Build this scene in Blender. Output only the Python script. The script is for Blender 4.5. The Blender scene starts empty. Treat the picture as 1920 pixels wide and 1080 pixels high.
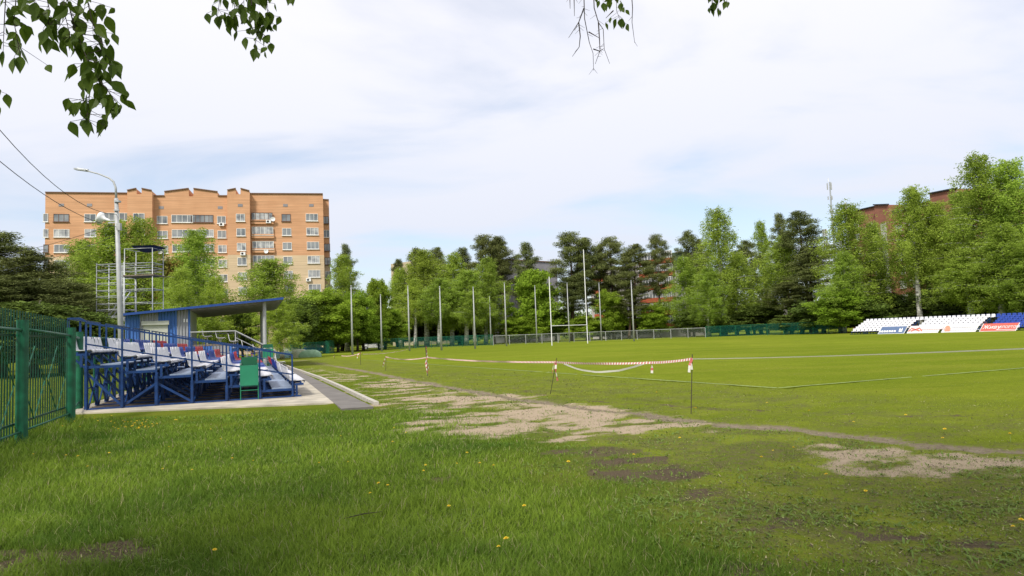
import bpy, math, random
import numpy as np
from mathutils import Vector, Matrix
PI = math.pi; R = math.radians
random.seed(7); rng = np.random.default_rng(7)
S = bpy.context.scene; COL = S.collection

# ---------------- camera, sky, sun, exposure ----------------
FPX = 1280.0; CH = 1.6; PITCH = R(3.98); ROLL = R(-2.2)
cd = bpy.data.cameras.new('camera'); cam = bpy.data.objects.new('camera', cd); COL.objects.link(cam)
cd.sensor_width = 36; cd.lens = 24; cd.clip_start = 0.05; cd.clip_end = 3000
CM = Matrix.Rotation(PI/2 + PITCH, 3, 'X') @ Matrix.Rotation(ROLL, 3, 'Z')
cam.matrix_world = Matrix.Translation((0, 0, CH)) @ CM.to_4x4()
S.camera = cam
S.view_settings.view_transform = 'Standard'; S.view_settings.look = 'None'
S.view_settings.exposure = 0.66; S.view_settings.gamma = 1.0
SUN_EL, SUN_AZ = R(48), R(205)          # azimuth clockwise from +Y: behind the camera, to the left
W = bpy.data.worlds.new('World'); S.world = W; W.use_nodes = True
def world():
    t = W.node_tree; N = t.nodes; L = t.links; N.clear()
    out = N.new('ShaderNodeOutputWorld'); bg = N.new('ShaderNodeBackground'); bg.inputs['Strength'].default_value = 0.12
    sky = N.new('ShaderNodeTexSky'); sky.sky_type = 'NISHITA'; sky.sun_disc = False
    sky.sun_elevation = SUN_EL; sky.sun_rotation = SUN_AZ; sky.dust_density = 1.5; sky.air_density = 1.0
    tc = N.new('ShaderNodeTexCoord'); sep = N.new('ShaderNodeSeparateXYZ'); L.new(tc.outputs['Generated'], sep.inputs[0])
    zz = N.new('ShaderNodeMath'); zz.operation = 'MAXIMUM'; L.new(sep.outputs['Z'], zz.inputs[0]); zz.inputs[1].default_value = 0.0
    za = N.new('ShaderNodeMath'); za.operation = 'ADD'; L.new(zz.outputs[0], za.inputs[0]); za.inputs[1].default_value = 0.16
    dv = N.new('ShaderNodeVectorMath'); dv.operation = 'DIVIDE'; cb = N.new('ShaderNodeCombineXYZ')
    L.new(za.outputs[0], cb.inputs[0]); L.new(za.outputs[0], cb.inputs[1]); cb.inputs[2].default_value = 1
    L.new(tc.outputs['Generated'], dv.inputs[0]); L.new(cb.outputs[0], dv.inputs[1])
    mp = N.new('ShaderNodeMapping'); mp.inputs['Scale'].default_value = (0.55, 0.9, 0.3); mp.inputs['Location'].default_value = (3.7, 1.1, 0)
    L.new(dv.outputs[0], mp.inputs[0])
    no = N.new('ShaderNodeTexNoise'); no.inputs['Scale'].default_value = 1.5; no.inputs['Detail'].default_value = 7; no.inputs['Roughness'].default_value = 0.52
    no.inputs['Distortion'].default_value = 0.5
    L.new(mp.outputs[0], no.inputs['Vector'])
    # thicker cloud overhead, thinner towards the horizon
    hz = N.new('ShaderNodeMapRange'); L.new(sep.outputs['Z'], hz.inputs[0]); hz.inputs[1].default_value = 0.06; hz.inputs[2].default_value = 0.36
    hz.inputs[3].default_value = -0.03; hz.inputs[4].default_value = 0.27
    ad = N.new('ShaderNodeMath'); ad.operation = 'ADD'; L.new(no.outputs[0], ad.inputs[0]); L.new(hz.outputs[0], ad.inputs[1])
    mr = N.new('ShaderNodeMapRange'); mr.interpolation_type = 'SMOOTHSTEP'; L.new(ad.outputs[0], mr.inputs[0])
    mr.inputs[1].default_value = 0.38; mr.inputs[2].default_value = 0.70; mr.inputs[3].default_value = 0.30; mr.inputs[4].default_value = 1
    cc = N.new('ShaderNodeMix'); cc.data_type = 'RGBA'
    hz2 = N.new('ShaderNodeMapRange'); L.new(sep.outputs['Z'], hz2.inputs[0]); hz2.inputs[1].default_value = 0.0; hz2.inputs[2].default_value = 0.42
    L.new(hz2.outputs[0], cc.inputs[0])
    cc.inputs[6].default_value = (3.8, 4.15, 4.9, 1); cc.inputs[7].default_value = (5.2, 5.2, 5.6, 1)
    mx = N.new('ShaderNodeMix'); mx.data_type = 'RGBA'; L.new(mr.outputs[0], mx.inputs[0])
    sc = N.new('ShaderNodeVectorMath'); sc.operation = 'SCALE'; sc.inputs['Scale'].default_value = 1.0; L.new(sky.outputs[0], sc.inputs[0])
    L.new(sc.outputs[0], mx.inputs[6]); L.new(cc.outputs[2], mx.inputs[7])
    L.new(mx.outputs[2], bg.inputs[0]); L.new(bg.outputs[0], out.inputs[0])
world()
sl = bpy.data.lights.new('sun', 'SUN'); sl.energy = 2.6; sl.angle = R(10); sl.color = (1, 0.95, 0.86)
so = bpy.data.objects.new('sun', sl); COL.objects.link(so)
sd = Vector((math.sin(SUN_AZ)*math.cos(SUN_EL), math.cos(SUN_AZ)*math.cos(SUN_EL), math.sin(SUN_EL)))
so.rotation_euler = sd.to_track_quat('Z', 'Y').to_euler(); so.location = sd*50

# ---------------- pixel <-> world helpers (measured on the 1920x1080 photograph) ----------------
def ray(px, py):
    return (CM @ Vector(((px-960)/FPX, (540-py)/FPX, -1))).normalized()
def P(px, py, D):                        # point at depth y = D
    r = ray(px, py); k = D/r.y; return Vector((r.x*k, D, CH + r.z*k))
def G(px, py, z=0.0):
    r = ray(px, py); k = (z-CH)/r.z; return Vector((r.x*k, r.y*k, z))
def GD(px, D, z=0.0):                    # ground point in that column at depth D
    py = 640
    for _ in range(6):
        p = P(px, py, D); py += (p.z - z)*FPX/D
    return Vector((p.x, D, z))
TH = R(21.1); U = Vector((-math.sin(TH), math.cos(TH), 0)); V = Vector((math.cos(TH), math.sin(TH), 0)); Z = Vector((0, 0, 1))
def UV(v, a, z=0.0): return V*v + U*a + Z*z

# ---------------- object helpers ----------------
ORG = {}
def tag(o, label=None, cat=None, group=None, kind=None):
    if label: o['label'] = label
    if cat: o['category'] = cat
    if group: o['group'] = group
    if kind: o['kind'] = kind
    return o
def empty(name, loc, label=None, cat=None, group=None):
    o = bpy.data.objects.new(name, None); COL.objects.link(o); o.location = loc; o.empty_display_size = 0.3
    ORG[o] = Vector(loc); return tag(o, label, cat, group)
def link(name, me, parent=None, mats=()):
    o = bpy.data.objects.new(name, me); COL.objects.link(o)
    for m in mats: me.materials.append(m)
    if parent: o.parent = parent; ORG[o] = ORG.get(parent, Vector((0, 0, 0)))
    return o
def copy_tree(o, parent=None):
    c = o.copy(); COL.objects.link(c)
    if parent: c.parent = parent
    for ch in list(o.children): copy_tree(ch, c)
    return c
class MB:
    def __init__(s): s.v = []; s.f = []; s.m = []
    def add(s, vs, fs, mi=0):
        n = len(s.v); s.v += [tuple(p) for p in vs]; s.f += [tuple(i+n for i in f) for f in fs]; s.m += [mi]*len(fs); return s
    def box(s, c, h, ax=None, mi=0):      # centre, half sizes, axes (3 vectors)
        ax = ax or (Vector((1, 0, 0)), Vector((0, 1, 0)), Z); c = Vector(c)
        vs = [c + ax[0]*h[0]*i + ax[1]*h[1]*j + ax[2]*h[2]*k for i in (-1, 1) for j in (-1, 1) for k in (-1, 1)]
        return s.add(vs, [(0, 1, 3, 2), (4, 6, 7, 5), (0, 4, 5, 1), (2, 3, 7, 6), (0, 2, 6, 4), (1, 5, 7, 3)], mi)
    def bar(s, a, b, w, h=None, mi=0, up=Z):  # square tube between two points
        a = Vector(a); b = Vector(b); h = h or w; d = b-a; L = d.length
        if L < 1e-6: return s
        d = d/L; x = d.cross(up)
        if x.length < 1e-3: x = d.cross(Vector((0.93, 0.36, 0)))
        x.normalize(); y = x.cross(d)
        return s.box((a+b)/2, (w/2, L/2, h/2), (x, d, y), mi)
    def tube(s, pts, rad, n=8, mi=0, cap=True):
        pts = [Vector(p) for p in pts]; rad = rad if isinstance(rad, (list, tuple)) else [rad]*len(pts)
        vs = []; fs = []; px = None
        for i, p in enumerate(pts):
            d = (pts[min(i+1, len(pts)-1)] - pts[max(i-1, 0)]).normalized()
            if px is None:
                px = d.cross(Vector((0.31, 0.95, 0.05)))
                if px.length < 1e-2: px = d.cross(Vector((1, 0, 0)))
            x = (px - d*px.dot(d)).normalized(); px = x; y = d.cross(x)
            for k in range(n):
                a = 2*PI*k/n; vs.append(p + (x*math.cos(a) + y*math.sin(a))*rad[i])
        for i in range(len(pts)-1):
            for k in range(n): fs.append((i*n+k, i*n+(k+1) % n, (i+1)*n+(k+1) % n, (i+1)*n+k))
        if cap: fs.append(tuple(range(n-1, -1, -1))); fs.append(tuple((len(pts)-1)*n+k for k in range(n)))
        return s.add(vs, fs, mi)
    def prism(s, poly, ext, mi=0):        # polygon extruded by a vector
        n = len(poly); vs = [Vector(p) for p in poly]; vs += [p+Vector(ext) for p in vs]
        fs = [tuple(range(n-1, -1, -1)), tuple(range(n, 2*n))] + [(i, (i+1) % n, n+(i+1) % n, n+i) for i in range(n)]
        return s.add(vs, fs, mi)
    def lathe(s, c, prof, n=16, ax=None, mi=0):
        ax = ax or (Vector((1, 0, 0)), Vector((0, 1, 0)), Z); c = Vector(c); vs = []; fs = []
        for r, z in prof:
            for k in range(n):
                a = 2*PI*k/n; vs.append(c + ax[0]*(r*math.cos(a)) + ax[1]*(r*math.sin(a)) + ax[2]*z)
        for i in range(len(prof)-1):
            for k in range(n): fs.append((i*n+k, i*n+(k+1) % n, (i+1)*n+(k+1) % n, (i+1)*n+k))
        fs.append(tuple(range(n-1, -1, -1))); fs.append(tuple((len(prof)-1)*n+k for k in range(n)))
        return s.add(vs, fs, mi)
    def build(s, name, mats, parent=None, org=None, smooth=False):
        if not isinstance(mats, (list, tuple)): mats = [mats]
        o0 = ORG.get(parent, Vector((0, 0, 0))) if parent else (Vector(org) if org is not None else Vector((0, 0, 0)))
        me = bpy.data.meshes.new(name)
        me.from_pydata([(p[0]-o0.x, p[1]-o0.y, p[2]-o0.z) for p in s.v], [], s.f); me.update()
        o = link(name, me, parent, mats)
        if not parent: o.location = o0; ORG[o] = o0
        if len(mats) > 1: me.polygons.foreach_set('material_index', s.m)
        if smooth: me.polygons.foreach_set('use_smooth', [True]*len(me.polygons))
        return o
def npmesh(name, verts, faces, mat, parent=None, smooth=False, attr=None):   # faces: (n,k) int array
    me = bpy.data.meshes.new(name); nv = len(verts); nf, k = faces.shape
    me.vertices.add(nv); me.vertices.foreach_set('co', np.asarray(verts, dtype=np.float32).ravel())
    me.loops.add(nf*k); me.loops.foreach_set('vertex_index', faces.astype(np.int32).ravel())
    me.polygons.add(nf); me.polygons.foreach_set('loop_start', np.arange(0, nf*k, k, dtype=np.int32))
    if attr is not None:
        for nm, arr in attr.items():
            at = me.attributes.new(nm, 'FLOAT', 'POINT'); at.data.foreach_set('value', arr.astype(np.float32))
    me.update(calc_edges=True)
    if smooth: me.polygons.foreach_set('use_smooth', np.ones(nf, dtype=bool))
    return link(name, me, parent, [mat] if mat else [])

# ---------------- materials ----------------
def mat(name, col, rough=0.6, metal=0.0, var=0.12, scale=3.0, bump=0.0, col2=None, trans=0.0, detail=4, spec=0.4, objrand=0.0, coord='Object', stretch=(1, 1, 1)):
    m = bpy.data.materials.new(name); m.use_nodes = True; t = m.node_tree; N = t.nodes; L = t.links
    b = N['Principled BSDF']; b.inputs['Roughness'].default_value = rough; b.inputs['Metallic'].default_value = metal
    b.inputs['Specular IOR Level'].default_value = spec
    tc = N.new('ShaderNodeTexCoord'); mp = N.new('ShaderNodeMapping'); mp.inputs['Scale'].default_value = stretch
    L.new(tc.outputs[coord], mp.inputs[0])
    no = N.new('ShaderNodeTexNoise'); no.inputs['Scale'].default_value = scale; no.inputs['Detail'].default_value = detail; L.new(mp.outputs[0], no.inputs['Vector'])
    mx = N.new('ShaderNodeMix'); mx.data_type = 'RGBA'
    c2 = col2 or tuple(c*(1-var*2) for c in col)
    mr = N.new('ShaderNodeMapRange'); mr.inputs[1].default_value = 0.32; mr.inputs[2].default_value = 0.68; L.new(no.outputs[0], mr.inputs[0])
    L.new(mr.outputs[0], mx.inputs[0]); mx.inputs[6].default_value = (*col, 1); mx.inputs[7].default_value = (*c2, 1)
    last = mx.outputs[2]
    if objrand:
        oi = N.new('ShaderNodeObjectInfo'); h = N.new('ShaderNodeHueSaturation'); L.new(last, h.inputs['Color'])
        a = N.new('ShaderNodeMapRange'); L.new(oi.outputs['Random'], a.inputs[0]); a.inputs[3].default_value = 1-objrand; a.inputs[4].default_value = 1+objrand; L.new(a.outputs[0], h.inputs['Value'])
        r2 = N.new('ShaderNodeMath'); r2.operation = 'MULTIPLY'; r2.inputs[1].default_value = 7.13; L.new(oi.outputs['Random'], r2.inputs[0])
        r3 = N.new('ShaderNodeMath'); r3.operation = 'FRACT'; L.new(r2.outputs[0], r3.inputs[0])
        a2 = N.new('ShaderNodeMapRange'); L.new(r3.outputs[0], a2.inputs[0]); a2.inputs[3].default_value = 0.5-0.05*objrand; a2.inputs[4].default_value = 0.5+0.05*objrand; L.new(a2.outputs[0], h.inputs['Hue'])
        last = h.outputs[0]
    L.new(last, b.inputs['Base Color'])
    if bump:
        bp = N.new('ShaderNodeBump'); bp.inputs['Strength'].default_value = bump; bp.inputs['Distance'].default_value = 0.02; L.new(no.outputs[0], bp.inputs['Height']); L.new(bp.outputs[0], b.inputs['Normal'])
    if trans:
        tr = N.new('ShaderNodeBsdfTranslucent'); L.new(last, tr.inputs['Color']); ms = N.new('ShaderNodeMixShader'); ms.inputs[0].default_value = trans
        L.new(b.outputs[0], ms.inputs[1]); L.new(tr.outputs[0], ms.inputs[2]); L.new(ms.outputs[0], N['Material Output'].inputs[0])
    return m
M = {}
M['blue_steel'] = mat('blue_steel', (0.009, 0.046, 0.175), 0.45, 0.0, 0.2, 6)
M['seat_white'] = mat('seat_white', (0.66, 0.66, 0.69), 0.45, 0, 0.05, 8)
M['seat_blue'] = mat('seat_blue', (0.015, 0.055, 0.33), 0.4, 0, 0.1, 8)
M['seat_red'] = mat('seat_red', (0.42, 0.03, 0.045), 0.4, 0, 0.1, 8)
M['footboard'] = mat('footboard', (0.27, 0.34, 0.47), 0.5, 0.2, 0.12, 5)
M['galv'] = mat('galvanised_steel', (0.46, 0.48, 0.49), 0.5, 0.5, 0.12, 9)
M['pole_white'] = mat('pole_paint', (0.43, 0.44, 0.445), 0.55, 0.1, 0.1, 4)
M['goal_white'] = mat('goal_paint', (0.85, 0.85, 0.85), 0.5, 0, 0.05, 4)
M['green_paint'] = mat('green_paint', (0.012, 0.135, 0.068), 0.4, 0, 0.25, 5)
M['green_dark'] = mat('green_rail_paint', (0.006, 0.06, 0.032), 0.45, 0, 0.25, 5)
M['green_board'] = mat('green_board', (0.02, 0.22, 0.12), 0.5, 0, 0.08, 3)
M['green_board2'] = mat('green_board_trim', (0.01, 0.11, 0.055), 0.5, 0, 0.1, 3)
M['concrete'] = mat('concrete', (0.50, 0.45, 0.36), 0.9, 0, 0.22, 1.6, 0.3, detail=9)
M['kerb'] = mat('kerb_stone', (0.46, 0.43, 0.37), 0.9, 0, 0.12, 6, 0.3, detail=8)
M['asphalt'] = mat('asphalt', (0.18, 0.165, 0.15), 0.95, 0, 0.16, 1.6, 0.4, detail=12)
M['line_paint'] = mat('line_paint', (0.29, 0.37, 0.13), 0.9, 0, 0.25, 9, detail=8)
M['tape_white'] = mat('tape_white', (0.85, 0.82, 0.76), 0.5, 0, 0.03, trans=0.3)
M['tape_red'] = mat('tape_red', (0.5, 0.12, 0.11), 0.5, 0, 0.05)
M['rust'] = mat('rusty_rod', (0.06, 0.045, 0.035), 0.8, 0, 0.2, 20)
M['glass'] = mat('window_glass', (0.10, 0.115, 0.13), 0.12, 0, 0.35, 0.5, col2=(0.30, 0.31, 0.32), spec=0.6, detail=1)
M['curtain'] = mat('curtained_glass', (0.50, 0.50, 0.50), 0.25, 0, 0.2, 0.9, col2=(0.14, 0.15, 0.17), spec=0.6, detail=1)
M['upvc'] = mat('white_window_frame', (0.80, 0.79, 0.76), 0.5, 0, 0.05)
M['woodframe'] = mat('brown_window_frame', (0.16, 0.08, 0.05), 0.6, 0, 0.1)
M['roof_metal'] = mat('roof_edge_metal', (0.22, 0.13, 0.09), 0.5, 0.2, 0.1)
M['dark'] = mat('dark_opening', (0.03, 0.03, 0.032), 0.8, 0, 0.1)
M['wire'] = mat('cable', (0.03, 0.03, 0.03), 0.7, 0, 0.1)
M['navy'] = mat('navy_fabric', (0.015, 0.03, 0.12), 0.8, 0, 0.2, 4)
M['timber'] = mat('deck_timber', (0.20, 0.16, 0.12), 0.8, 0, 0.2, 6)
M['birch_bark'] = mat('birch_bark', (0.74, 0.72, 0.67), 0.8, 0, 0.2, 3.5, 0.2, col2=(0.10, 0.09, 0.08), stretch=(1, 1, 1.6))
M['pine_bark'] = mat('pine_bark', (0.13, 0.075, 0.045), 0.9, 0, 0.3, 5, 0.3, col2=(0.05, 0.035, 0.025))
M['bark'] = mat('grey_bark', (0.10, 0.085, 0.065), 0.9, 0, 0.3, 5, 0.3)
M['twig'] = mat('twig_bark', (0.045, 0.03, 0.022), 0.8, 0, 0.2, 9)
M['birch_leaf'] = mat('birch_leaf', (0.38, 0.50, 0.075), 0.7, 0, 0.25, 0.45, col2=(0.24, 0.33, 0.048), trans=0.4, objrand=0.16, spec=0.08)
M['broad_leaf'] = mat('broad_leaf', (0.33, 0.47, 0.045), 0.7, 0, 0.25, 0.6, col2=(0.19, 0.28, 0.03), trans=0.4, objrand=0.14, spec=0.08)
M['dark_leaf'] = mat('dark_leaf', (0.17, 0.24, 0.045), 0.7, 0, 0.25, 0.8, col2=(0.09, 0.13, 0.03), trans=0.25, objrand=0.12, spec=0.08)
M['russet_leaf'] = mat('russet_leaf', (0.32, 0.36, 0.07), 0.7, 0, 0.25, 0.5, col2=(0.36, 0.22, 0.07), trans=0.3, objrand=0.12, spec=0.08)
M['pine_needle'] = mat('pine_needle', (0.19, 0.22, 0.065), 0.75, 0, 0.25, 0.8, col2=(0.095, 0.115, 0.038), trans=0.12, objrand=0.16, spec=0.08)
M['near_leaf'] = mat('near_birch_leaf', (0.11, 0.17, 0.016), 0.5, 0, 0.25, 12, col2=(0.055, 0.10, 0.010), trans=0.42, spec=0.25)

def mesh_wire(name, col, scale, thr):    # woven fence wire: a procedural cut-out on a real sheet
    m = mat(name, col, 0.5, 0.2, 0.1); t = m.node_tree; N = t.nodes; L = t.links
    tc = N.new('ShaderNodeTexCoord'); vals = []
    for ang in (R(45), R(-45)):
        mp = N.new('ShaderNodeMapping'); mp.inputs['Rotation'].default_value = (0, ang, 0); L.new(tc.outputs['UV'], mp.inputs[0])
        sp = N.new('ShaderNodeVectorMath'); sp.operation = 'DOT_PRODUCT'; sp.inputs[1].default_value = (math.cos(ang)*scale, math.sin(ang)*scale, 0); L.new(tc.outputs['UV'], sp.inputs[0])
        fr = N.new('ShaderNodeMath'); fr.operation = 'FRACT'; L.new(sp.outputs['Value'], fr.inputs[0])
        lt = N.new('ShaderNodeMath'); lt.operation = 'LESS_THAN'; lt.inputs[1].default_value = thr; L.new(fr.outputs[0], lt.inputs[0]); vals.append(lt)
    mxm = N.new('ShaderNodeMath'); mxm.operation = 'MAXIMUM'; L.new(vals[0].outputs[0], mxm.inputs[0]); L.new(vals[1].outputs[0], mxm.inputs[1])
    L.new(mxm.outputs[0], N['Principled BSDF'].inputs['Alpha'])
    return m
M['chain'] = mesh_wire('chain_link_wire', (0.30, 0.36, 0.28), 14, 0.065)
M['chain_green'] = mesh_wire('green_mesh_wire', (0.01, 0.16, 0.12), 14, 0.13)

# ---------------- ground ----------------
def fbm(x, y, seed=0, oct=4):
    r = np.zeros_like(x); a = 1.0; tot = 0; rs = np.random.default_rng(seed)
    for o in range(oct):
        n = 64; g = rs.random((n, n)); xx = x % n; yy = y % n
        i = np.floor(xx).astype(int) % n; j = np.floor(yy).astype(int) % n; fx = xx-np.floor(xx); fy = yy-np.floor(yy)
        fx = fx*fx*(3-2*fx); fy = fy*fy*(3-2*fy); i1 = (i+1) % n; j1 = (j+1) % n
        r += a*(g[i, j]*(1-fx)*(1-fy) + g[i1, j]*fx*(1-fy) + g[i, j1]*(1-fx)*fy + g[i1, j1]*fx*fy); tot += a
        a *= 0.5; x = x*2.03+11.3; y = y*2.03+5.7
    return r/tot
def ell(x, y, items):
    m = np.zeros_like(x)
    for it in items:
        cx, cy, hw, hh = it[:4]; k = it[4] if len(it) > 4 else 1
        c = G(cx, cy); a = (G(cx+hw, cy-hw*0.038)-G(cx-hw, cy+hw*0.038)).length/2; b = (G(cx, cy-hh).y - G(cx, cy+hh).y)/2
        d = ((x-c.x)/a)**2 + ((y-c.y)/b)**2
        m = np.maximum(m, k*np.clip(1.45-d, 0, 1))
    return m
PATH = [G(*p) for p in [(560, 676), (600, 682), (700, 699), (850, 728), (1000, 752), (1100, 765), (1250, 782), (1400, 797), (1550, 812), (1700, 828), (1920, 846), (2300, 880)]]
TR2 = [G(*p) for p in [(600, 690), (680, 708), (760, 730), (830, 752), (900, 778), (980, 800)]]
RUT1 = [G(*p) for p in [(960, 728), (1060, 748), (1180, 757), (1300, 764), (1420, 770)]]; RUT2 = [G(*p) for p in [(1590, 776), (1700, 779), (1810, 781), (1960, 786)]]
def polydist(x, y, pts):
    d = np.full_like(x, 1e9)
    for p, q in zip(pts[:-1], pts[1:]):
        dx, dy = q.x-p.x, q.y-p.y; t = np.clip(((x-p.x)*dx+(y-p.y)*dy)/(dx*dx+dy*dy), 0, 1)
        d = np.minimum(d, np.hypot(x-p.x-t*dx, y-p.y-t*dy))
    return d
def side(x, y, p, q):                    # signed distance, positive left of p->q
    dx, dy = q.x-p.x, q.y-p.y; l = math.hypot(dx, dy); return (dx*(y-p.y)-dy*(x-p.x))/l
T0, T1 = G(727, 678), G(1340, 720)       # painted touchline
def zones(x, y):
    w1 = fbm(x*0.5, y*0.5, 3)-0.5; w2 = fbm(x*2.2, y*2.2, 4)-0.5
    sand = ell(x, y, [(1010, 785, 230, 26), (860, 748, 150, 15, .85), (760, 717, 90, 9, .6), (1200, 797, 120, 13, .85), (1290, 812, 90, 8, .6), (1720, 862, 180, 30), (1560, 842, 80, 11, .8), (1860, 885, 70, 18, .8), (640, 692, 50, 3, .6)])
    soil = ell(x, y, [(1210, 880, 100, 26, .9), (1110, 850, 90, 14, .75), (1450, 985, 60, 20, .7), (1340, 935, 60, 16, .5), (1390, 1068, 120, 16, .75), (90, 1045, 170, 34, .95), (1870, 1030, 70, 24, .6), (1660, 1000, 80, 16, .55), (860, 900, 60, 8, .4)])
    
    pth = np.clip(1.3 - (polydist(x, y, PATH)+w2*0.42)/0.23, 0, 1)
    wide = np.clip(1.0 - polydist(x, y, TR2)/2.0, 0, 1)*0.42
    sand = np.maximum(sand, wide)
    L0, L1 = G(1010, 848), G(1240, 1000)   # edge of the lush lawn
    lush = np.clip(0.5 - side(x, y, L0, L1)*0.55 + w1*1.2, 0, 1)
    lush *= np.clip(1.2-(y-12.5)/3.5 + w1*2, 0, 1)
    st = fbm(x*1.1+y*.4, y*2.6-x*1.0, 5)-0.5; w4 = fbm(x*5.1, y*5.1, 6)-0.5
    brk_ = st*1.5 + w2*1.5 + w4*0.9
    sand = np.clip(np.where(sand > 0.02, sand*.93 + brk_*1.35, 0), 0, 1); soil = np.clip(np.where(soil > 0.02, soil*.80 + (w2*1.5+w4*1.6+st*1.2)*1.1, 0), 0, 1)
    sp = side(x, y, T1, T0)                # positive on the camera side of the touchline
    pitch = np.clip(0.5-(sp-1.2)*0.35 + w1*1.4, 0, 1)
    thin = np.clip(1-lush*1.6-pitch*1.3, 0, 1)*np.clip(1.3-(y-20)/9, 0, 1)*np.clip(.5+(x-(-2.4-(y-14)*.12))/2.5, 0, 1)
    cs_ = side(x, y, PATH[6], PATH[3]); near_side = np.clip(cs_*1.5+1.0, 0, 1); thin = thin*near_side; sand = sand*np.clip(near_side+.1, 0, 1)
    soil = np.maximum(soil, .85*np.clip(1.3-polydist(x+w2*.5, y+w2*.5, RUT1)/.17, 0, 1)*np.clip(.6+w4*2.5, 0, 1)); soil = np.maximum(soil, .85*np.clip(1.3-polydist(x+w2*.5, y+w2*.5, RUT2)/.15, 0, 1)*np.clip(.6+w4*2.5, 0, 1))
    verge = (1-near_side)*np.clip(sp/3+.3, 0, 1); pitch = np.maximum(pitch, (1-near_side)*.80); pitch = pitch*(1-.25*verge); thin = np.maximum(thin, verge*np.clip(.55+w2*1.6+st*1.3, 0, .75))
    return sand, soil, pth, lush, pitch, thin, w2
def axis(lo, hi, step, far, g=1.16):
    a = list(np.arange(lo, hi+1e-6, step)); s = step; p = a[-1]
    while p < far: s *= g; p += s; a.append(p)
    s = step; p = a[0]; b = []
    while p > -far: s *= g; p -= s; b.append(p)
    return np.array(b[::-1]+a)
xs = axis(-14, 22, 0.14, 900); ys = axis(2.5, 42, 0.14, 1100)
GX, GY = np.meshgrid(xs, ys); gx = GX.ravel(); gy = GY.ravel()
sand, soil, pth, lush, pitch, w1, w2 = zones(gx, gy)
near = np.clip(1-(np.hypot(gx-3, gy-12)-14)/12, 0, 1)
gva = gx*V.x+gy*V.y; gua = gx*U.x+gy*U.y
flat = ((gva > -4.6) & (gva < 5.2) & (gua > 18.5) & (gua < 60)).astype(float)
gz = ((fbm(gx*0.9, gy*0.9, 8)-0.5)*0.10 + w2*0.03 - 0.04*pth)*near*(1-0.3*pitch)*(1-flat)
gz = gz - 0.01*flat
nx, ny = len(xs), len(ys); ii = np.arange(nx*ny).reshape(ny, nx)
gf = np.stack([ii[:-1, :-1].ravel(), ii[:-1, 1:].ravel(), ii[1:, 1:].ravel(), ii[1:, :-1].ravel()], 1)
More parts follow.
